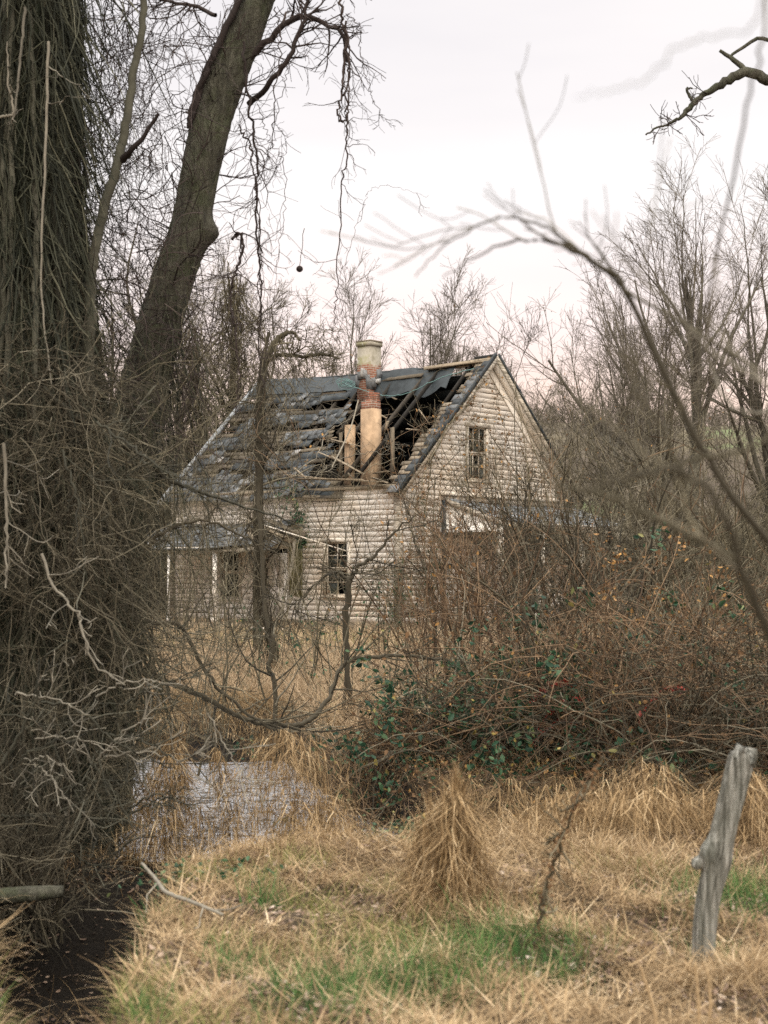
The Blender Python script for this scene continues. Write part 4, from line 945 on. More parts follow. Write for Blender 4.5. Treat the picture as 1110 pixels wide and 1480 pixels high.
wall_vine('climbing_vine', 'green ivy strand hanging from the eave onto the front wall', [[(-.3, 4.1, 4.6), (-.35, 3.8, 4.1), (-.4, 3.5, 3.5), (-.5, 3.3, 2.9), (-.6, 3.1, 2.6)]], .018, 420, M['ivy'], kk=30, L=(.05, .2))
wall_vine('climbing_vine', 'green ivy growing up the near corner board', [[(-.15, -.1, .1), (-.15, -.1, 1.0), (-.1, -.15, 1.9)]], .016, 200, M['ivy'], kk=20, L=(.08, .3))
wall_vine('climbing_vine', 'dead vine strands sprawled over the collapsed roof', [[(.2, 4.6, 4.6), (.9, 3.9, 5.5), (1.6, 4.2, 6.2), (2.3, 3.4, 6.8)], [(-.2, 3.2, 4.5), (.5, 3.0, 5.1), (1.0, 2.0, 5.4), (1.2, 1.0, 5.6)], [(-.3, 6.4, 4.2), (.6, 6.0, 5.2), (1.4, 5.6, 6.0)]], .018, 40, M['brown_leaf'], mat=M['pale_twig'], kk=22, L=(.06, .3))

# vine-wrapped dead saplings standing before the porch
def wrapped(name, label, pts, r, nv=26, tw=10, mat=M['vine'], out=.05, tmax=1.0, tl=(.12, .5), lo=5):
    base = np.array(pts[0]); root = thing(name, label, 'tree', base)
    P_, r_ = one(pts, r, 50, .012); a = Acc(); tubes(a, P_, r_, 8, .3); a.build('trunk', mat, root, smooth=True, subtract=base)
    p = P_[0]; rr = r_[0]; a = Acc()
    if nv:
        tt = rs.uniform(.0, tmax, nv) * (len(p) - 2); i = tt.astype(int); org = p[i] + rs.normal(0, out, (nv, 3)) * [1, 1, .2]
        Pv, Rv = walk(org, rs.normal(0, .35, (nv, 3)) + [0, 0, -1.], rs.uniform(.5, 2., nv), 9, .22, -.05, .007, .004); tubes(a, Pv, Rv, 3)
        S, SR = spawn(Pv, Rv, 5, L=(.15, .5), n=5, ang=(55, 20), up=-.03, rmin=.004, wig=.28); tubes(a, S, SR, 3)
    S, SR = spawn(P_, r_ * .5, tw, t=(.15, 1), L=tl, n=8, ang=(55, 18), up=.02, rmin=.006, wig=.16); tubes(a, S, SR, 4)
    S2, SR2 = spawn(S, SR, lo, L=(.3, .7), n=5, ang=(45, 20), rmin=.0045, wig=.18); tubes(a, S2, SR2, 3)
    S3, SR3 = spawn(S2, SR2, 3, L=(.3, .8), n=4, ang=(45, 20), rmin=.0035, wig=.2); tubes(a, S3, SR3, 3)
    a.build('twigs', mat, root, subtract=base)
    return root
Yq = 25.0; g = at_ground(392, Yq)
wrapped('vine_wrapped_tree', 'shaggy vine-wrapped trunk standing in front of the porch and roof', [g, W(395, 940, Yq), W(378, 860, Yq), W(376, 740, Yq), W(374, 620, Yq), W(378, 540, Yq), W(388, 480, Yq)], [.09, .075, .07, .06, .045, .025], 190, 14, TD, .11, tl=(.08, .25))
Yq = 30.0
bt_ = wrapped('bowed_branch_tree', 'dark stem with a bowed limb arching over the left end of the ridge', [at_ground(372, Yq), W(374, 700, Yq), W(378, 560, Yq), W(384, 522, Yq), W(400, 492, Yq), W(420, 480, Yq), W(434, 492, Yq)], [.10, .09, .08, .07, .06, .035, .02], 60, 8, TM, .06, tl=(.05, .12))
P_, r_ = one([W(384, 522, Yq), W(405, 514, Yq), W(440, 515, Yq), W(468, 512, Yq), W(490, 518, Yq)], [.05, .04, .03, .02], 24, .012); a = Acc(); tubes(a, P_, r_, 6, .2)
S, SR = spawn(P_, r_, 12, L=(.15, .5), n=6, ang=(60, 20), up=.0, rmin=.008, wig=.2); tubes(a, S, SR, 3); S2, SR2 = spawn(S, SR, 4, L=(.3, .8), n=5, rmin=.006, wig=.25); tubes(a, S2, SR2, 3)
P2_, r2_ = one([W(395, 518, Yq), W(415, 500, Yq), W(432, 520, Yq), W(450, 545, Yq)], [.012, .01], 24, .03); tubes(a, P2_, r2_, 3)
a.build('limb', TM, bt_, smooth=True, subtract=np.array(bt_.location))
cl = pix_cloud(190, (420, 500), (475, 540), (29.6, 30.4)); tangle('vine_clump', 'matted vine clump hanging on the level limb above the ridge', cl, rs.normal(0, 1, (190, 3)), .35, TM, .007, 2, 6, .35, -.05, 1, cat='vine')
# the forked sapling before the near corner
Yq = 17.5
wrapped('forked_sapling', 'dark forked sapling with one arm reaching right over the house corner', [at_ground(503, Yq), W(505, 1000, Yq), W(500, 920, Yq), W(503, 850, Yq), W(508, 830, Yq), W(528, 812, Yq), W(548, 795, Yq), W(570, 768, Yq), W(600, 745, Yq)], [.032, .030, .030, .030, .022, .018, .013, .008], 0, 14, TD, .02, tl=(.10, .30), lo=4)
wrapped('forked_sapling', 'thin sapling arm curving left over the porch window', [at_ground(497, Yq), W(503, 860, Yq), W(505, 838, Yq), W(480, 828, Yq), W(462, 838, Yq), W(440, 860, Yq), W(425, 880, Yq)], [.02, .02, .018, .012, .008, .005], 0, 12, TD, .02, tl=(.08, .25), lo=4)
# big sagging vine loop
def cane(name, label, pts, r, mat, tw=8, cat='branch', m=50, tl=(.08, .3), lo=3, wb=.008, sides=6, ang=(50, 18), up=.04, rm=.35):
    P_, r_ = one(pts, r, m, wb); a = Acc(); tubes(a, P_, r_, sides, .45)
    if tw:
        S, SR = spawn(P_, r_, tw, t=(.08, 1), L=tl, n=7, ang=ang, up=up, rmin=.0035, wig=.16, rf=.45); tubes(a, S, SR, 4)
        S2, SR2 = spawn(S, SR, lo, L=(.3, .7), n=5, ang=(45, 20), rmin=.0026, wig=.18); tubes(a, S2, SR2, 3)
    return tag(a.build(name, mat, smooth=True), label, cat)
cane('vine_loop', 'thick dark vine sagging in a bow from the left trunks to the sapling', [W(178, 925, 14.5), W(205, 968, 14.5), W(255, 990, 14.6), W(300, 1010, 14.8), W(345, 1035, 15), W(400, 1048, 15.2), W(450, 1040, 15.5), W(478, 1000, 15.8), W(495, 962, 16), W(530, 950, 16), W(600, 948, 16.2), W(680, 958, 16.5)], [.03, .028, .026, .026, .024, .022, .02, .016], TD, 26, 'vine', 90)
cane('vine_loop', 'second dark vine falling from the left trunks across the tan meadow', [W(150, 880, 13.8), W(210, 900, 14), W(260, 905, 14.2), W(290, 960, 14.6), W(330, 1010, 14.8), W(400, 1060, 15), W(440, 1100, 15.2)], [.022, .02, .018, .014, .01], TD, 20, 'vine')
cane('climbing_vine', 'wavy dark vine stem rising from the meadow below the porch', [at_ground(396, 19), W(398, 1000, 19), W(388, 965, 19), W(395, 930, 19), W(385, 890, 19), W(378, 800, 19), W(372, 700, 19)], [.03, .028, .03, .025, .02], TD, 12, 'vine')
cane('leaning_sapling', 'long grey stem sloping from the left trunks down across the left roof end', [W(60, 560, 12), W(130, 620, 12.3), W(200, 655, 12.6), W(240, 690, 13), W(285, 710, 13.2), W(330, 725, 13.4), W(440, 760, 14)], [.028, .024, .02, .014, .007], M['vine'], 14)
cane('leaning_sapling', 'dark arched stem over the left porch roof', [W(150, 860, 13), W(190, 820, 13), W(230, 775, 13), W(290, 752, 13), W(350, 775, 13.2), W(400, 800, 13.4)], [.02, .018, .015, .010, .006], TD, 14)
# saplings in front of the left half of the house
for (px, Yd, topy, n, sp, lab, lf) in ((262, 20, 700, 4, .14, 'thin bare saplings before the left end of the porch', None), (322, 19, 760, 4, .2, 'spindly bare shrub in front of the porch window', None), (440, 22, 870, 4, .3, 'low spindly shrub under the broken porch end', M['ivy']),
                                  (545, 21, 870, 5, .3, 'knee-high bare shrub before the near window', M['ivy']), (300, 40, 560, 14, .2, 'bare brush at the far left corner of the house', None), (235, 36, 570, 18, .2, 'tall bare brush just left of the house', None)):
    b_ = at_ground(px, Yd); h = W(px, topy, Yd)[2] - b_[2]
    shrub('bare_shrub', lab, b_, h, n, sp, TM, r=.012 + .0002 * Yd, k=(4, 3, 2), leaf=lf, nl=140, ls=.045, wig=.12, rad=.5)

# bramble mounds on the far creek bank
def bramble(name, label, base, w_, h, n, nl, mat=TD, leafm=None, dr=.5, r=.008, tall=1.0, ls=.07, kk=(4, 3)):  # default dark twig puts the mound's shadow into the cane colour
    n = int(n * .62); nl = int(nl * .85); h *= .8
    """arching canes crossing each other over a low mound"""
    base = np.array(base, float); root = thing(name, label, 'bramble', base)
    x = base[0] + rs.uniform(-w_, w_, n); y = base[1] + rs.uniform(-dr, dr, n) * w_
    org = np.stack([x, y, height(x, y) - .05], 1); d = rs.normal(0, .7, (n, 3)); d[:, 2] = 1.1
    P, R = walk(org, d, rs.uniform(.9, 2.4, n) * h, 11, .17, -.15, r, r * .35)
    gz = height(P[..., 0], P[..., 1]); P[..., 2] = np.maximum(P[..., 2], gz + .01)
    a = Acc(); tubes(a, P, R, 4); a.build('canes', mat, root, subtract=base)
    S, SR = spawn(P, R, kk[0], L=(.15, .5), n=6, ang=(50, 20), up=-.03, rmin=.0035, wig=.25); a = Acc(); tubes(a, S, SR, 3)
    S2, SR2 = spawn(S, SR, kk[1], L=(.3, .8), n=4, ang=(45, 20), rmin=.003, wig=.25); tubes(a, S2, SR2, 3); a.build('twigs', mat, root, subtract=base)
    if nl:
        q = S2.reshape(-1, 3); q = q[rs.randint(0, len(q), nl)] + rs.normal(0, .03, (nl, 3)); ce = q[rs.randint(0, nl, nl // 22 + 1)]; q = np.repeat(ce, 22, 0)[:nl] + rs.normal(0, .075, (nl, 3)); a = Acc(); leaves(a, q, rs.uniform(.4, 1.2, nl) * ls); a.build('leaves', leafm or M['ivy'], root, subtract=base)
        nb = nl // 2; q = S.reshape(-1, 3); q = q[rs.randint(0, len(q), nb)] + rs.normal(0, .03, (nb, 3)); a = Acc(); leaves(a, q, rs.uniform(.3, .9, nb) * ls, rs.rand(nb) * .9); a.build('dead_leaves', M['brown_leaf'], root, subtract=base)
    return root
bramble('bramble_mound', 'green-leaved bramble mound in the middle of the far bank', at_ground(700, 15.0), 1.1, .8, 230, 3400, leafm=M['ivy'])
bramble('bramble_mound', 'dark bramble mound below the fan-shaped shrub', at_ground(830, 14.8), 1.2, 1.1, 300, 3000, TD)
bramble('bramble_mound', 'tall dark bramble mound at the right edge', at_ground(1010, 14.2), 1.3, 1.5, 420, 1500, M['red_twig'])
bramble('bramble_mound', 'far-right bramble mound running out of the frame', at_ground(1130, 13.2), 1.0, 1.3, 320, 400, TD)
bramble('bramble_mound', 'low shadowed bramble tangle in the creek bend, centre', at_ground(590, 14.9), 1.0, .6, 240, 900, M['red_twig'])
bramble('bramble_mound', 'reddish bramble tangle behind the gnarled post', at_ground(985, 11.6), .8, .5, 260, 260, M['red_twig'], r=.006)
bramble('bramble_mound', 'brown briar tangle left of the drooping right-hand grass', at_ground(780, 11.6), .9, .55, 260, 420, M['red_twig'], r=.006)
bramble('bramble_mound', 'dark briars spilling along the meadow edge, centre', at_ground(600, 18.5), 1.6, .7, 200, 700, TM)
bramble('bramble_mound', 'brown leaf-strewn mound at the far right of the meadow', at_ground(1060, 18.0), 1.4, 1.25, 280, 2200, TM, leafm=M['brown_leaf'])
bramble('bramble_mound', 'briars behind the red-leaved sprays', at_ground(830, 19), 1.0, .8, 150, 400, TM, leafm=M['brown_leaf'])
# sprays of red leaves, yellow leaves
for (px, py, Yd, n, lab) in ((795, 990, 14.2, 26, 'spray of red leaves highest on the dark bramble mound'), (812, 1015, 14.1, 22, 'spray of red leaves just under the highest one'), (958, 998, 13.4, 14, 'small red leaf spray toward the right edge'), (800, 1045, 14.0, 10, 'lowest small cluster of red leaves')):
    c = W(px, py, Yd); n *= 2; t = np.linspace(-.2, .2, n); q = c + np.stack([t, rs.normal(0, .03, n), -t ** 2 * 2.5 + t * .5 + rs.normal(0, .015, n)], 1)
    a = Acc(); P_, r_ = one([q[0] + [0, 0, -.1], q[0], q[n // 2], q[-1]], [.004, .002], 12); tubes(a, P_, r_, 3, .2); leaves(a, q + rs.normal(0, .01, q.shape), rs.uniform(.025, .06, n)); tag(a.build('red_leaf_spray', M['berry']), lab, 'leaves')
c = pix_cloud(26, (640, 930), (1000, 1150), (12.6, 13.6)); a = Acc(); leaves(a, c, .038, np.full(26, .985)); tag(a.build('yellow_leaves', M['ivy']), 'scattered yellow leaves caught in the brambles', 'leaves', kind='stuff')

# the big tangle at the foot of the left trunks
N = 620; y = rs.uniform(10.6, 13.4, N); x = -y * rs.uniform(.205, .36, N); org = np.stack([x, y, np.maximum(height(x, y), -.85)], 1)
d = rs.normal(0, .3, (N, 3)); d[:, 2] = 1; d[:, 0] -= .1; tangle('undergrowth', 'dense dark briars and saplings round the feet of the left trunks', org, d, rs.uniform(.7, 2.0, N), TD, .006, 5, 9, .2, -.04)
N = 400; org = pix_cloud(N, (-10, 175), (500, 940), (11.2, 13.4)); org[:, 0] -= np.maximum(0, (org[:, 2] - 2.0)) * .12
tangle('vine_thicket', 'dark mass of vines and twigs heaped on the left trunks', org, rs.normal(0, 1, (N, 3)) + [0.1, 0, -.5], rs.uniform(.5, 1.3, N), TD, .0048, 5, 9, .22, -.05, 3)
N = 200; org = pix_cloud(N, (90, 225), (560, 1180), (12.0, 13.4))
tangle('vine_thicket', 'grey-brown twigs bulging right of the left trunks, over the house end', org, rs.normal(0, .7, (N, 3)) + [0.2, 0, -.2], rs.uniform(.5, 1.3, N), M['twig_mid'], .0048, 4, 8, .22, -.03, 3)
N = 34; org = pix_cloud(N, (170, 400), (880, 1060), (13.5, 16))
tangle('vine_thicket', 'loose twigs in front of the meadow below the porch', org, rs.normal(0, 1, (N, 3)) + [.3, 0, .1], rs.uniform(.4, 1.3, N), TM, .006, 4, 8, .2, -.02, 2)
# pale dead stems crossing the dark mass
for k, (pts, r) in enumerate((([(60, 800), (80, 850), (110, 880), (118, 905), (138, 960), (180, 990)], .014), ([(-10, 1120), (30, 1060), (65, 970)], .017), ([(60, 1015), (110, 1025), (150, 1060), (200, 1090), (250, 1110)], .013), ([(-5, 1030), (60, 1050), (95, 1120), (130, 1160)], .010), ([(5, 640), (10, 760), (8, 850)], .016), ([(100, 1040), (115, 1120), (125, 1180), (150, 1220)], .009), ([(20, 1160), (30, 1100), (60, 1080), (100, 1060)], .010), ([(90, 650), (110, 720), (125, 830)], .011), ([(300, 1030), (340, 1100), (380, 1150)], .007), ([(140, 610), (180, 640), (215, 662), (250, 690)], .013), ([(95, 1225), (135, 1250), (165, 1235), (185, 1220)], .010), ([(-5, 1180), (40, 1185), (60, 1220)], .010))):
    Yd = 10.4 + .1 * (k % 4); zz = [W(p[0], p[1], Yd + rs.uniform(-.1, .1)) for p in pts]
    cane('dead_sapling', ['pale forked dead stem zigzagging down the dark vine mass', 'straight pale stem at the left edge', 'arched pale stem above the gully, leftmost of the arches', 'thin pale stem curving down to the gully', 'upright pale stem at the left edge, highest', 'drooping pale stem in the gully thicket', 'small pale stem rising to meet the arched one', 'short grey stem on the dark vine mass', 'thin pale stem over the creek water', 'grey stem pointing to the left roof corner', 'curved pale root at the gully head', 'pale stem low at the left edge'][k], zz, [r * .75, r * .6, r * .35], M['pale_twig'] if k % 4 == 0 else M['vine'], 7, 'branch', 24, tl=(.15, .6))
for k in range(13):
    px, py = rs.uniform(20, 190), rs.uniform(1000, 1180); a_ = rs.uniform(-1.2, 1.2); L = rs.uniform(60, 130)
    cane('dead_sapling', 'thin grey dead stem in the gully thicket under the left trunks', [W(px, py, 10.6), W(px + L * .5 * math.cos(a_), py - L * .5 * math.sin(a_), 10.5), W(px + L * math.cos(a_), py - L * math.sin(a_) + 20, 10.4)], [.008, .006, .004], M['vine'] if k % 2 else M['pale_twig'], 6, 'branch', 18, tl=(.2, .7)).__setitem__('group', 'thin dead stems in the gully thicket')

# out-of-focus branches very near the lens at the right
nb_ = at_ground(1330, 2.7); nsh = thing('near_shrub', 'out-of-focus bare shrub arching in from the right edge, close to the lens', 'shrub', nb_)
def near(name, label, pts, r, tw, tl, mat=M['twig_dark'], lo=3, tg=None):
    pts = [(1330, 1500, 2.7), (1260, 1200 if pts[0][1] > 700 else 700, .5 * (2.7 + pts[0][2]))] + list(pts); r = [r[0] * 1.3, r[0] * 1.15] + list(r)
    P_, r_ = one([W(*p) for p in pts], [q * .62 for q in r], 52, .0026); a = Acc(); tubes(a, P_, r_, 8, .3)
    if tw:
        S, SR = spawn(P_, r_, tw, t=(.42, 1), L=(tl[0] * .6, tl[1] * .6), n=8, ang=(40, 14), up=.0, rmin=.0013, wig=.10, rf=.55); tubes(a, S, SR, 4)
        S2, SR2 = spawn(S, SR, lo, L=(.3, .7), n=6, ang=(40, 15), rmin=.0010, wig=.12); tubes(a, S2, SR2, 3)
    return a.build('branch', mat, nsh, smooth=True, subtract=nb_)
near('near_branch', 'blurred thick stem arching from the right edge over to the shrubs', [(1180, 1150, 2.5), (1130, 960, 2.4), (1085, 850, 2.35), (1045, 740, 2.3), (1000, 690, 2.3), (960, 680, 2.3), (900, 690, 2.3), (850, 710, 2.3)], [.011, .010, .009, .008, .007, .005, .003], 4, (.1, .3))
near('near_branch', 'blurred stem crossing left from the right edge at mid height', [(1160, 1010, 2.7), (1110, 920, 2.7), (1060, 810, 2.7), (1000, 775, 2.7), (930, 740, 2.7), (870, 715, 2.7), (800, 705, 2.7)], [.010, .009, .008, .006, .004], 4, (.1, .25), M['twig_mid'])
near('near_branch', 'long blurred branch arching from the lower right up over the gable', [(1160, 860, 3.6), (1060, 720, 3.6), (1010, 640, 3.6), (960, 540, 3.6), (905, 420, 3.6), (862, 380, 3.6), (800, 350, 3.6), (740, 350, 3.6), (690, 370, 3.6), (640, 400, 3.6)], [.014, .013, .012, .012, .011, .009, .006, .004, .002], 7, (.08, .22), M['twig_dark'])
near('near_branch', 'thin blurred branch arching above the gable peak', [(905, 420, 3.6), (850, 370, 3.6), (790, 330, 3.6), (720, 315, 3.6), (650, 350, 3.6), (600, 400, 3.6)], [.006, .005, .004, .002], 5, (.1, .3), M['twig_mid'])
near('near_branch', 'straight blurred branch slanting through the tallest tree', [(1130, 600, 3.4), (1060, 590, 3.4), (1020, 480, 3.4), (1070, 200, 2.6), (1100, 60, 2.4), (1110, -60, 2.4)], [.006, .005, .0042, .0038, .0034], 0, (.1, .2), M['pale_twig'])
near('near_branch', 'faint blurred twig wandering across the upper right sky', [(1140, 40, 1.7), (1080, 45, 1.7), (990, 65, 1.7), (940, 110, 1.7), (890, 130, 1.7), (830, 140, 1.7)], [.0016, .0014, .0008], 0, (.1, .2), M['pale_twig'])
near('near_branch', 'blurred horizontal branch near the right edge below the skyline', [(1150, 610, 2.9), (1080, 650, 2.9), (1000, 665, 2.9), (980, 670, 2.9), (950, 610, 2.9), (910, 560, 2.9)], [.006, .006, .005, .004, .003], 4, (.1, .3), M['twig_mid'])
near('near_branch', 'pale blurred branch parallel to the long arching one', [(1200, 640, 2.6), (1110, 560, 2.6), (1020, 500, 2.6), (950, 420, 2.6), (890, 370, 2.6)], [.006, .005, .004, .002], 4, (.1, .3), M['pale_twig'])

# ------------------------------------------------------------------ weathered post, logs, sticks
m, nt, b = new_mat('weathered_grey_wood')
v = objco(nt, (1, 1, .045)); n1 = noise(nt, 60, 8, .65, v, .5); n2 = noise(nt, 5, 5, .6, objco(nt, (1, 1, .4)))
c = mixc(nt, .35, ramp_of(nt, n1.outputs['Fac'], [(.38, (.020, .020, .016)), (.48, (.14, .14, .12)), (.64, (.42, .41, .37))]), ramp_of(nt, n2.outputs['Fac'], [(.3, (.09, .10, .07)), (.7, (.32, .30, .26))]))
nt.links.new(c, b.inputs['Base Color']); bump(nt, b, n1.outputs['Fac'], 1, .02); M['grey'] = m
Yp = 6.9; pb = at_ground(1010, Yp); pb[2] -= .08; pr = thing('weathered_post', 'gnarled grey weathered post leaning right in the foreground', 'post', pb)
a = Acc(); k_ = Acc()
trunk(a, [pb, W(1018, 1330, Yp), W(1030, 1260, Yp), W(1045, 1190, Yp), W(1062, 1120, Yp), W(1072, 1085, Yp)], [.050, .046, .053, .051, .053, .057], 170, 88, .035, .12, 2.0, ((.47, 3.3, .055, .75), (.45, .2, .05, .15), (.75, 1.2, .04, .2), (.2, 1.3, .05, .3)))
V = a.v[0]; Pc = catmull([pb, W(1018, 1330, Yp), W(1030, 1260, Yp), W(1045, 1190, Yp), W(1062, 1120, Yp), W(1072, 1085, Yp)], 170); Vr = V[:-1].reshape(170, 88, 3)
A_ = np.arange(88) / 88 * 6.2832; Z_ = np.arange(170)[:, None] / 170
fl = 1 + .16 * np.sin(A_ * 3 + Z_ * 2.2 + 1) - .20 * np.exp(-((((A_ + Z_ * 1.1 - 4.6 + 3.14) % 6.2832) - 3.14) / .20) ** 2) - .14 * np.exp(-((((A_ + Z_ * .5 - 3.7 + 3.14) % 6.2832) - 3.14) / .14) ** 2) - .12 * np.exp(-((((A_ - Z_ * .4 - 5.4 + 3.14) % 6.2832) - 3.14) / .13) ** 2) + .05 * np.sin(A_ * 9 + Z_ * 5) - .10 * np.abs(np.sin(A_ * 7 + 1.2 * np.sin(Z_ * 7) + 1)) ** 8 - .07 * np.abs(np.sin(A_ * 11 - 1.5 * np.sin(Z_ * 5) + 2)) ** 10
V[:-1] = (Pc[:, None] + (Vr - Pc[:, None]) * fl[..., None]).reshape(-1, 3); top = V[:, 2] > W(0, 1092, Yp)[2]; V[top, 2] += (rs.normal(0, .010, top.sum()) + .03 * np.sin(V[top, 0] * 95 + 1) - .012)
a.build('shaft', M['grey'], pr, smooth=True, subtract=pb)
P_, r_ = one([W(1035, 1232, Yp), W(1018, 1243, Yp), W(1003, 1250, Yp - .02), W(1000, 1251, Yp - .02)], [.05, .034, .024, .004], 13); tubes(k_, P_, r_, 14, .6)
k_.build('branch_stub', M['grey'], pr, smooth=True, subtract=pb)
for (px, py, s_) in ():
    P_, r_ = one([W(px, py, Yp - .03), W(px - 2, py + 4, Yp - .068), W(px - 3, py + 7, Yp - .080)], [s_ * 1.5, s_, s_ * .5], 7); q = Acc(); tubes(q, P_, r_, 10, .8); q.build('knot', M['grey'], pr, smooth=True, subtract=pb)
def log(name, label, pts, r, mat, cat='log', tw=0):
    P_, r_ = one(pts, r, 26, .0012); a = Acc(); tubes(a, P_, r_, 9, .6)
    P0 = P_[0]; n = 26 * 9; a.add(P0[[0, -1]], np.zeros((0, 4), int)); a.f.append(np.array([[(j + 1) % 9, j, n] for j in range(9)] + [[25 * 9 + j, 25 * 9 + (j + 1) % 9, n + 1] for j in range(9)]))
    if tw: S, SR = spawn(P_, r_, tw, L=(.15, .4), n=5, ang=(45, 15), rmin=.003); tubes(a, S, SR, 4)
    return tag(a.build(name, mat, smooth=True), label, cat)
log('log', 'mossy short log jutting over the dark gully at the left', [W(-130, 1312, 9.1), W(-20, 1298, 9.2), W(45, 1292, 9.25), W(92, 1288, 9.3)], [.055, .05, .05, .035], M['bark'])
log('fallen_branch', 'bent pale fallen branch lying on the bank right of the gully', [W(205, 1248, 8.6), W(225, 1270, 8.3), W(241, 1290, 8.0), W(275, 1303, 7.7), W(322, 1322, 7.4)], [.008, .011, .011, .007], M['pale_twig'], 'branch', 3)
for k, (x0, y0, x1, y1, Yd, lab) in enumerate(((925, 1395, 952, 1490, 5.4, 'leaning tan stalk in the lower right, left of the upright pair'), (1004, 1392, 1010, 1490, 5.5, 'upright pale stalk below the post'), (1022, 1400, 1026, 1470, 5.7, 'short upright stalk close right of the one below the post'), (768, 1420, 800, 1480, 5.4, 'leaning stalk at the bottom edge, centre right'), (655, 1165, 662, 1215, 8.2, 'thin stalk standing on the grass cone'))):
    log('dead_stalk', lab, [W(x1, y1, Yd), W((x0 + x1) / 2 + 2, (y0 + y1) / 2, Yd), W(x0, y0, Yd)], [.007, .006, .005], M['dry'], 'stalk')
P_ = [W(872, 1095, 7.0), W(840, 1150, 7.0), W(812, 1210, 7.1), W(795, 1260, 7.2), at_ground(770, 7.3)]
cane('dark_weed', 'blurred dark weed leaning right over the middle bank', P_, [.004, .006, .007, .008], TM, 22, 'plant', 24, tl=(.05, .16), lo=4)
q = catmull(P_, 900) + rs.normal(0, .016, (900, 3)); q = q[60::3]; a = Acc(); leaves(a, q, rs.uniform(.01, .026, len(q)), .2 + rs.rand(len(q)) * .5); tag(a.build('dry_fluff', M['brown_leaf']), 'dry brown seed fluff clinging to the dark weed', 'seed head')

# veil of thin saplings and runners between the creek and the house
def veil(N, xpx, Yr, h, r, label, mat, kk=4):
    Yy = rs.uniform(Yr[0], Yr[1], N); x = (rs.uniform(xpx[0], xpx[1], N) - 555) / F * Yy
    org = np.stack([x, Yy, height(x, Yy) - .05], 1); d = rs.normal(0, .28, (N, 3)); d[:, 2] = 1
    P, R = walk(org, d, rs.uniform(h[0], h[1], N), 12, .10, 0, r * rs.uniform(.6, 1.4, N), r * .25); a = Acc(); tubes(a, P, R, 4)
    S, SR = spawn(P, R, kk + 2, t=(.2, 1), L=(.15, .45), n=7, ang=(45, 18), up=.02, rmin=r * .35, wig=.16); tubes(a, S, SR, 3)
    S2, SR2 = spawn(S, SR, kk, L=(.3, .8), n=5, ang=(45, 18), rmin=r * .28, wig=.18); tubes(a, S2, SR2, 3)
    return tag(a.build('sapling_veil', mat), label, 'brush', kind='stuff')
veil(36, (235, 560), (20, 36), (1.6, 5.0), .011, 'thin bare saplings and runners standing before the front wall and porch', TM)
veil(30, (600, 820), (24, 38), (2.0, 5.2), .012, 'thin bare saplings rising against the gable wall', M['red_twig'])
veil(30, (880, 1130), (26, 48), (1.5, 5.0), .013, 'thin bare saplings in the pasture right of the house', TM)
# ------------------------------------------------------------------ grass, litter
def stuff(a, name, label, mat, cat='grass', **k): return tag(a.build(name, mat, **k), label, cat, kind='stuff')
def scatter(N, yr, xr=None, wid=.27, zmin=-.45, power=1.0):
    y = yr[0] + (yr[1] - yr[0]) * rs.rand(N) ** power; x = (rs.rand(N) * 2 - 1) * (y * wid + .25)
    z = height(x, y); k = z > zmin
    return np.stack([x, y, z - .01], 1)[k]
def noise2(x, y, f, s): return wob(x, y, f, s)
g = scatter(105000, (4.3, 11.2), power=.9, zmin=-.28); n = len(g)
cl = noise2(g[:, 0], g[:, 1], 2.2, 5); az0 = 2.2 * np.sin(g[:, 0] * 1.7 + g[:, 1] * 1.3) + 1.5 * np.sin(g[:, 1] * 3.1)
gm = noise2(g[:, 0], g[:, 1], 1.15, 9) + .5 * noise2(g[:, 0], g[:, 1], 5, 2) - .3 * (g[:, 0] > .3) + .25 * (g[:, 1] < 7.5); dr = (gm < .22) | (rs.rand(n) < .35); GP = [(530, 1425), (600, 1415), (690, 1372), (725, 1362), (805, 1405), (385, 1308), (1085, 1298), (30, 1440), (480, 1455), (340, 1400), (200, 1470), (130, 1372)]
near_g = np.zeros(n, bool)
for (px, py) in GP:
    Yd = CAMH * F / (py - 830); near_g |= np.hypot(g[:, 0] - (px - 555) / F * Yd, (g[:, 1] - Yd) * .8) < .17
bald = (near_g & (rs.rand(n) < .55)); bald |= (np.clip(g[:, 1] - 8.2, 0, 1) * np.clip(g[:, 0], 0, .6) * .6) + noise2(g[:, 0], g[:, 1], 3.1, 14) + .6 * noise2(g[:, 0], g[:, 1], 8, 3) > .34
a = Acc(); dr &= ~bald | (rs.rand(n) < .15); q = g[dr]; m_ = len(q); cq = cl[dr]; q[:, 2] += rs.uniform(0, .07, m_)
blades(a, q, rs.uniform(.06, .25, m_) * (1 + .35 * cq), az0[dr] + rs.normal(0, 1.5, m_), np.where(rs.rand(m_) < .05, rs.uniform(.3, 1.0, m_), rs.uniform(1.1, 1.62, m_)), rs.uniform(-.5, .7, m_), rs.uniform(.003, .010, m_), 4, np.clip(rs.beta(2.0, 1.7, m_) * .85 + .28 * noise2(q[:, 0], q[:, 1], 4.5, 31) , 0, 1))
stuff(a, 'dead_grass', 'matted tan dead grass on the near bank', M['dry'])
a = Acc(); q = g[~dr & ~bald]; m_ = len(q)
blades(a, q, rs.uniform(.06, .20, m_), rs.uniform(0, 6.28, m_), rs.uniform(.1, .9, m_), rs.uniform(.2, 1.4, m_), rs.uniform(.0025, .005, m_), 4, np.clip(rs.beta(2, 2, m_), 0, 1))
stuff(a, 'pale_green_grass', 'yellow-green grass mixed through the foreground', M['mixgrass'])
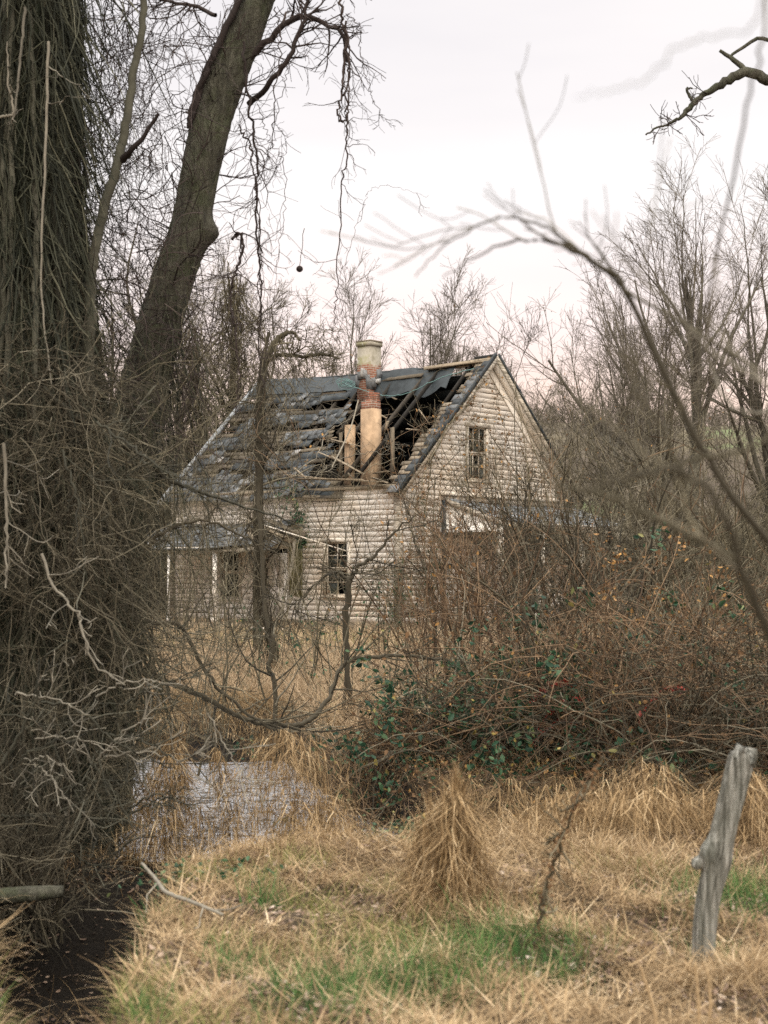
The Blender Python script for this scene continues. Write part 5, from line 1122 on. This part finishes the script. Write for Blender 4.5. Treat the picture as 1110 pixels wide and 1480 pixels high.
# lush green clumps, each one a plant
GC = [(530, 1425, 'wide bright green grass patch at the bottom, centre'), (600, 1415, 'green grass patch adjoining the wide bright one on its right'), (690, 1372, 'bright green grass patch under the grass cone'), (725, 1362, 'green grass tuft right of the patch under the cone'), (805, 1405, 'upright green tuft at the lower right, left of the stalks'), (385, 1308, 'small green tuft on the brow of the bank, centre left'), (1085, 1298, 'green grass patch by the creek at the right edge'), (1045, 1305, 'thin green patch just right of the post'), (130, 1372, 'green grass fringe on the right lip of the gully'), (175, 1340, 'green grass fringe higher on the right lip of the gully'), (222, 1318, 'two upright green blades by the fallen branch'), (75, 1395, 'green grass tuft on the left lip of the gully'), (30, 1440, 'green grass at the lower left corner'), (150, 1332, 'sparse green tuft at the gully head'), (480, 1455, 'green grass patch touching the bottom edge'), (1020, 1385, 'low green weeds at the foot of the post'), (200, 1470, 'green tuft at the bottom left of the bank'), (340, 1400, 'faint green tuft in the tan grass, left')]
for (px, py, lab) in GC:
    Yd = CAMH * F / (py - 830); c = at_ground(px, Yd); s_ = .055 if py > 1330 and 'tuft' not in lab else .05
    big = 'patch' in lab or 'corner' in lab; m_ = 700 if big else 160; s_ = .21 if big else .07
    q = c + rs.normal(0, s_, (m_, 3)) * [1, 1.3, 0]; q[:, 2] = height(q[:, 0], q[:, 1]) - .01; a = Acc()
    blades(a, q, rs.uniform(.08, .24, m_), rs.uniform(0, 6.28, m_), rs.uniform(.0, .8, m_), rs.uniform(.1, 1.1, m_), rs.uniform(.003, .006, m_), 4)
    tag(a.build('grass_patch' if big else 'grass_tuft', M['green']), lab, 'grass')
# low ivy on the bank
for (px, py, lab) in ((310, 1270, 'small green leafy weed on the bank brow, left'), (290, 1275, 'dark green leafy weed beside the brow weed'), (560, 1222, 'green leafy ground plants in the dark hollow behind the bank'), (610, 1200, 'green leaves at the right of the dark hollow')):
    Yd = 10.0 if py < 1240 else 8.9; c = W(px, py, Yd); n_ = 200; a = Acc(); leaves(a, c + rs.normal(0, 1, (n_, 3)) * [.16, .12, .05], rs.uniform(.02, .05, n_), flat=.4); tag(a.build('leafy_weed', M['ivy']), lab, 'plant')
# litter
q = scatter(26000, (4.3, 12.0), zmin=-.6); k = (noise2(q[:, 0], q[:, 1], 3.1, 14) + .6 * noise2(q[:, 0], q[:, 1], 8, 3) > .30) | (noise2(q[:, 0], q[:, 1], 1.5, 21) > .5); q = q[k]; q[:, 2] += rs.uniform(.01, .06, len(q)); a = Acc(); leaves(a, q, rs.uniform(.018, .05, len(q)), flat=.5)
stuff(a, 'leaf_litter', 'dead brown leaves scattered on the near bank', M['litter'], 'leaf litter')
q = scatter(14000, (8, 16.), zmin=-1.3, wid=.3); q[:, 2] = np.where(q[:, 1] > 12, np.maximum(q[:, 2], -.64), q[:, 2]) + rs.uniform(.0, .03, len(q)); k = (rs.rand(len(q)) < .06) | (q[:, 2] > -.55) | (q[:, 1] < 11.9); q = q[k]; a = Acc(); leaves(a, q, rs.uniform(.02, .06, len(q)), flat=.6)
stuff(a, 'creek_litter', 'dark leaves strewn in the creek and on its banks', M['litter'], 'leaf litter')

def clump(name, label, c, n, rad, h, mat=M['dry'], bend=(1.0, 2.3), w_=(.003, .007), lean=(.0, .45), cone=False, outw=.8, cat='grass clump'):
    c = np.array(c, float); r = np.abs(rs.normal(0, rad, n)); an = rs.uniform(0, 6.283, n)
    q = c + np.stack([np.cos(an) * r, np.sin(an) * r, 0 * r], 1); q[:, 2] = height(q[:, 0], q[:, 1]) - .02; a = Acc()
    az = an + rs.normal(0, outw, n); t = np.clip(rs.beta(2.2, 2, n), 0, 1)
    if cone: # blades leaning together into a peak
        hh = h * (1.02 - .25 * r / rad * .5) * rs.uniform(.55, 1.05, n); hh *= np.where(rs.rand(n) < .3, rs.uniform(.4, .8, n), 1); blades(a, q, hh, an + math.pi + rs.normal(0, .8, n), np.clip(np.arctan(r / h) * rs.uniform(.5, 1.5, n), 0, .8), rs.normal(0, .7, n), rs.uniform(*w_, n), 5, t)
    else: blades(a, q, rs.uniform(.45, 1.0, n) * h, az, rs.uniform(*lean, n), rs.uniform(*bend, n), rs.uniform(*w_, n), 6, t)
    return tag(a.build(name, mat), label, cat)
def haystack(label, c, n, rad, h, p=.75, name='grass_cone'):
    a = Acc(); z = h * rs.rand(n) ** 1.5; an = rs.uniform(0, 6.283, n); r = rad * (1 - z / h) ** p * (1 + .25 * np.sin(2 * an + 1) + .16 * np.sin(5 * an + z * 14) + .12 * np.sin(z * 31 + an)) * rs.uniform(.4, 1.05, n)
    q = np.array(c) + np.stack([np.cos(an) * r + .02 * z, np.sin(an) * r, z], 1); up_ = (rs.rand(n) < .30) & ((z < .6 * h) | (p > .7)); q[:, 0] += z * rs.uniform(-.25, .25) * (p < .7)
    lean = np.where(up_, rs.uniform(.0, .5, n), rs.uniform(1.7, 3.0, n)); L = np.where(up_, rs.uniform(.08, .2, n), np.minimum(z + .06, rs.uniform(.10, .38, n)))
    blades(a, q, L, an + rs.normal(0, 1.1, n), lean, rs.normal(0, .9, n), rs.uniform(.0025, .008, n), 5, np.clip(rs.beta(1.8, 1.6, n) + .15 * np.sin(an * 5 + z * 9), 0, 1))
    return tag(a.build(name, M['dry_dark']), label, 'grass clump')
# the peaked cone of dead grass
cc = at_ground(655, 8.2)
haystack('peaked stack of dead grass standing on the near bank', cc, 3300, .24, .66, .8)
clump('grass_cone', 'loose straw flopping over the sides of the peaked stack', cc + [0, -.05, 0], 900, .12, .62, M['dry_dark'], bend=(1.5, 3.2), lean=(0, .5), outw=1.4)
clump('grass_cone', 'skirt of dead grass slumped round the peaked stack', cc + [0, .03, 0], 1100, .20, .30, M['dry'], bend=(1.2, 2.6))
haystack('smaller dead grass spike leaning on the left of the peaked stack', at_ground(617, 8.4), 1600, .13, .46)
# drooping clumps, left of centre in front of the water and around
DC = [
      (290, 20.9, .6, .45, 900, 'dead grass fringe on the far bank above the water, left'), (380, 20.8, .5, .5, 900, 'dead grass fringe on the far bank above the water, right'), (225, 21.2, .5, .5, 700, 'dead grass fringe by the leftmost edge of the water'), (450, 17.5, .5, .9, 900, 'dead grass clump behind the drooping clumps'), (500, 15.8, .4, .6, 800, 'tan grass clump at the left of the dark hollow'),
       (1005, 11.0, .2, .8, 900, 'dead grass clump just behind the post'), (1095, 10.2, .28, .6, 900, 'dead grass clump right of the post'), (740, 10.3, .3, .40, 900, 'low dead grass clump behind the grass cone'), (780, 9.6, .35, .36, 1100, 'flattened dead grass clump right of the grass cone'),
      (865, 9.2, .35, .34, 1300, 'flattened dead grass hummock behind the dark weed'), (930, 8.8, .3, .3, 900, 'small dead grass hummock left of the post foot'), (480, 10.0, .3, .28, 700, 'short dead grass hummock on the bank brow, centre'), (360, 9.6, .3, .28, 700, 'short dead grass hummock on the bank brow, left'), (195, 8.9, .18, .45, 420, 'dead grass fringe hanging over the gully head'), (110, 9.6, .25, .4, 500, 'dead grass on the gully floor'),
      (1080, 6.6, .18, .34, 900, 'dead grass tuft right of the post foot'), (985, 6.5, .12, .22, 400, 'dead grass tuft left of the post foot'), (5, 8.6, .2, .5, 500, 'dead grass clump at the left edge beside the gully'), (520, 9.6, .25, .25, 500, 'thin dead grass hummock next to the dark hollow')]
for (px, Yd, rad, h, n_, lab) in DC:
    c = at_ground(px, Yd); clump('grass_clump', lab, c, n_, rad, h * (1.6 if Yd > 9.7 else 1.0), M['dry_dark'] if Yd > 9.7 else M['dry'], bend=(2.0, 3.2) if Yd > 9.7 else (1.2, 2.6), outw=1.2)
# meadow
def meadow(N, yr, wid, h, w_, label, mat, pw=1.0, bm=1.0, name='meadow_grass', mask=None):
    q = scatter(N, yr, wid=wid, power=pw, zmin=-.55)
    if mask is not None: q = q[mask(q[:, 0], q[:, 1])]
    n_ = len(q); a = Acc(); cl = noise2(q[:, 0], q[:, 1], .8, 4)
    blades(a, q, rs.uniform(h[0], h[1], n_) * (1 + .4 * cl), rs.uniform(0, 6.28, n_), rs.uniform(.1, .7, n_), rs.uniform(.3, 1.6, n_) * bm, rs.uniform(w_[0], w_[1], n_), 4, np.clip(rs.beta(2, 2, n_) + .1 * cl, 0, 1))
    return stuff(a, name, label, mat)
meadow(60000, (15, 30), .28, (.25, .75), (.006, .013), 'tall tan meadow grass between the creek and the house', M['dry_far'], mask=lambda x, y: ~((x / y > -.16) & (x / y < -.075) & (y < 21.3)))
meadow(50000, (30, 70), .32, (.3, .8), (.013, .026), 'tan meadow grass round the house', M['dry_far'])
meadow(12000, (36, 44), .28, (.15, .4), (.012, .02), 'green grass strip in front of the porch', M['mixgrass'], name='green_strip', mask=lambda x, y: (x < .5) & (x > -8))
# creek bank fringe everywhere
q = scatter(60000, (9.5, 17.5), zmin=-.8); k = ((q[:, 0] / q[:, 1] > -.075) | (q[:, 0] / q[:, 1] < -.16) | (rs.rand(len(q)) < .06)) & (q[:, 2] < -.12) & (q[:, 2] > -.72); q = q[k]; a = Acc(); n_ = len(q)
blades(a, q, rs.uniform(.10, .32, n_), rs.uniform(0, 6.28, n_), rs.uniform(.1, .7, n_), rs.uniform(.6, 2.0, n_), rs.uniform(.004, .008, n_), 4, np.clip(rs.beta(1.4, 3, n_), 0, 1))
stuff(a, 'bank_grass', 'dull dead grass clinging to the creek banks', M['dry'])

for (px, Yd, n_, rad, h, p, lab) in ((305, 12.1, 420, .14, .5, .5, 'short dead grass sprig on the mud bar in front of the pool'), (240, 20.2, 900, .5, .5, .4, 'dead grass hanging over the far edge of the pool, left'), (320, 20.1, 900, .5, .45, .4, 'dead grass hanging over the far edge of the pool, middle'), (395, 20.0, 900, .5, .5, .4, 'dead grass hanging over the far edge of the pool, right'), (420, 11.9, 2300, .48, .84, .33, 'tall drooping dead grass clump right of the water'), (470, 11.7, 1900, .45, .60, .35, 'drooping dead grass clump beside the dark hollow'), (350, 12.1, 900, .16, .95, .5, 'narrow dead grass strand falling across the water, right one'),
                              (268, 12.2, 800, .14, .85, .6, 'narrow dead grass strand falling across the water, left one'), (218, 12.0, 2000, .24, 1.0, .6, 'dead grass strand at the left edge of the water'), (500, 12.6, 1300, .40, .5, .5, 'low slumped grass clump at the rim of the dark hollow'),
                              (835, 10.0, 1400, .42, .32, .3, 'slumped dead grass clump, left one on the right bank'), (905, 9.8, 1700, .46, .36, .3, 'slumped dead grass clump, middle one on the right bank'), (968, 10.5, 1700, .34, .66, .35, 'slumped dead grass clump hanging left of the post'), (1090, 9.9, 1300, .34, .5, .5, 'slumped dead grass clump right of the post')):
    c = at_ground(px, Yd); c[2] = max(c[2], -.85); haystack(lab, c, n_, rad, h, p, 'grass_clump')
clump('grass_clump', 'short dead grass tuft right in front of the post foot', at_ground(1008, 6.72), 420, .07, .13, M['dry'], bend=(.6, 2.0))

# creeping ivy and leaves on the far bank slope
N = 16000; x = rs.uniform(-.6, 4.2, N); y = rs.uniform(11.6, 16.5, N); z = height(x, y); k = (z < .45) & (noise2(x, y, 2.2, 8) > -.5); q = np.stack([x, y, z + rs.uniform(.01, .09, N)], 1)[k]
a = Acc(); h_ = len(q) // 2; leaves(a, q[:h_], rs.uniform(.025, .065, h_), rs.rand(h_) * .93, flat=.4); stuff(a, 'bank_ivy', 'low dark green ivy creeping on the far creek bank', M['ivy'], 'ivy')
a = Acc(); leaves(a, q[h_:], rs.uniform(.03, .07, len(q) - h_), flat=.5); stuff(a, 'bank_litter', 'brown leaves lying on the far creek bank', M['brown_leaf'], 'leaf litter')
q = np.stack([rs.uniform(-.4, 4.2, 9000), rs.uniform(12.2, 16.5, 9000)], 1); q = np.concatenate([q, height(q[:, 0], q[:, 1])[:, None] - .01], 1); n_ = len(q); a = Acc()
blades(a, q, rs.uniform(.12, .45, n_), rs.uniform(0, 6.28, n_), rs.uniform(.1, .8, n_), rs.uniform(.6, 2.4, n_), rs.uniform(.004, .008, n_), 5); stuff(a, 'bank_grass', 'straggling dead grass on the far bank under the brambles', M['dry_dark'])

clump('grass_clump', 'low dead grass tuft on the bank brow just below the pool', at_ground(270, 9.3), 700, .25, .22, M['dry'], bend=(1.0, 2.4))
clump('grass_clump', 'low dead grass tuft on the brow between pool and peaked stack', at_ground(330, 9.9), 600, .25, .26, M['dry_dark'], bend=(1.0, 2.4))
for (px, Yd, n_, rad, h, lab) in ((655, 12.9, 600, .3, .4, 'straw clump caught under the green brambles, nearest the hollow'), (720, 12.6, 700, .3, .45, 'straw clump in the brambles right behind the peaked stack'), (800, 12.4, 700, .3, .5, 'straw clump under the dark bramble mound'), (870, 12.2, 800, .3, .6, 'straw clump rising into the brambles above the right bank'), (930, 12.4, 800, .3, .65, 'straw clump among the briars left of the post top'), (1100, 12.2, 600, .3, .5, 'straw clump at the right edge under the brambles')):
    c = at_ground(px, Yd); c[2] = max(c[2], -.5); haystack(lab, c, n_, rad, h + .15, .35, 'grass_clump')
q = scatter(9000, (4.5, 11.8), zmin=-1.6); q = q[(q[:, 2] < -.10) & (q[:, 0] < 0)]; n_ = len(q); a = Acc()
blades(a, q, rs.uniform(.08, .34, n_), rs.uniform(0, 6.28, n_), rs.uniform(.2, 1.2, n_), rs.uniform(.4, 2.0, n_), rs.uniform(.003, .007, n_), 4, rs.beta(1.3, 3, n_)); stuff(a, 'gully_grass', 'dull dead grass on the walls of the dark gully', M['dry_dark'])
q = scatter(9000, (4.5, 11.8), zmin=-1.6); q = q[(q[:, 2] < -.3) & (q[:, 0] < 0)]; q[:, 2] += rs.uniform(.01, .04, len(q)); a = Acc(); leaves(a, q, rs.uniform(.02, .06, len(q)), rs.rand(len(q)) * .5, flat=.5); stuff(a, 'gully_litter', 'dark leaves in the bottom of the gully', M['litter'], 'leaf litter')  # leaf tints kept to the darker half
GN = {'bare_tree': 'bare trees behind the house', 'bare_shrub': 'bare shrubs round the house', 'bramble_mound': 'bramble mounds on the far bank', 'grass_clump': 'dead grass clumps along the creek', 'grass_patch': 'green grass patches', 'grass_tuft': 'green grass tufts',
      'hanging_vine': 'vines hanging against the sky', 'dead_sapling': 'thin dead stems in the gully thicket', 'climbing_vine': 'vines climbing on and near the house', 'dead_stalk': 'dead stalks in the foreground', 'red_leaf_spray': 'red leaf sprays on the brambles', 'leafy_weed': 'leafy weeds on the bank', 'vine_covered_tree': 'vine-covered trunks at the left', 'grass_cone': 'peaked straw on the near bank', 'forked_sapling': 'forked saplings before the house', 'vine_loop': 'sagging vine loops'}
for o in sc.objects:
    k = o.name.split('.')[0]
    if o.parent is None and k in GN and not o.get('kind'): o['group'] = GN[k]
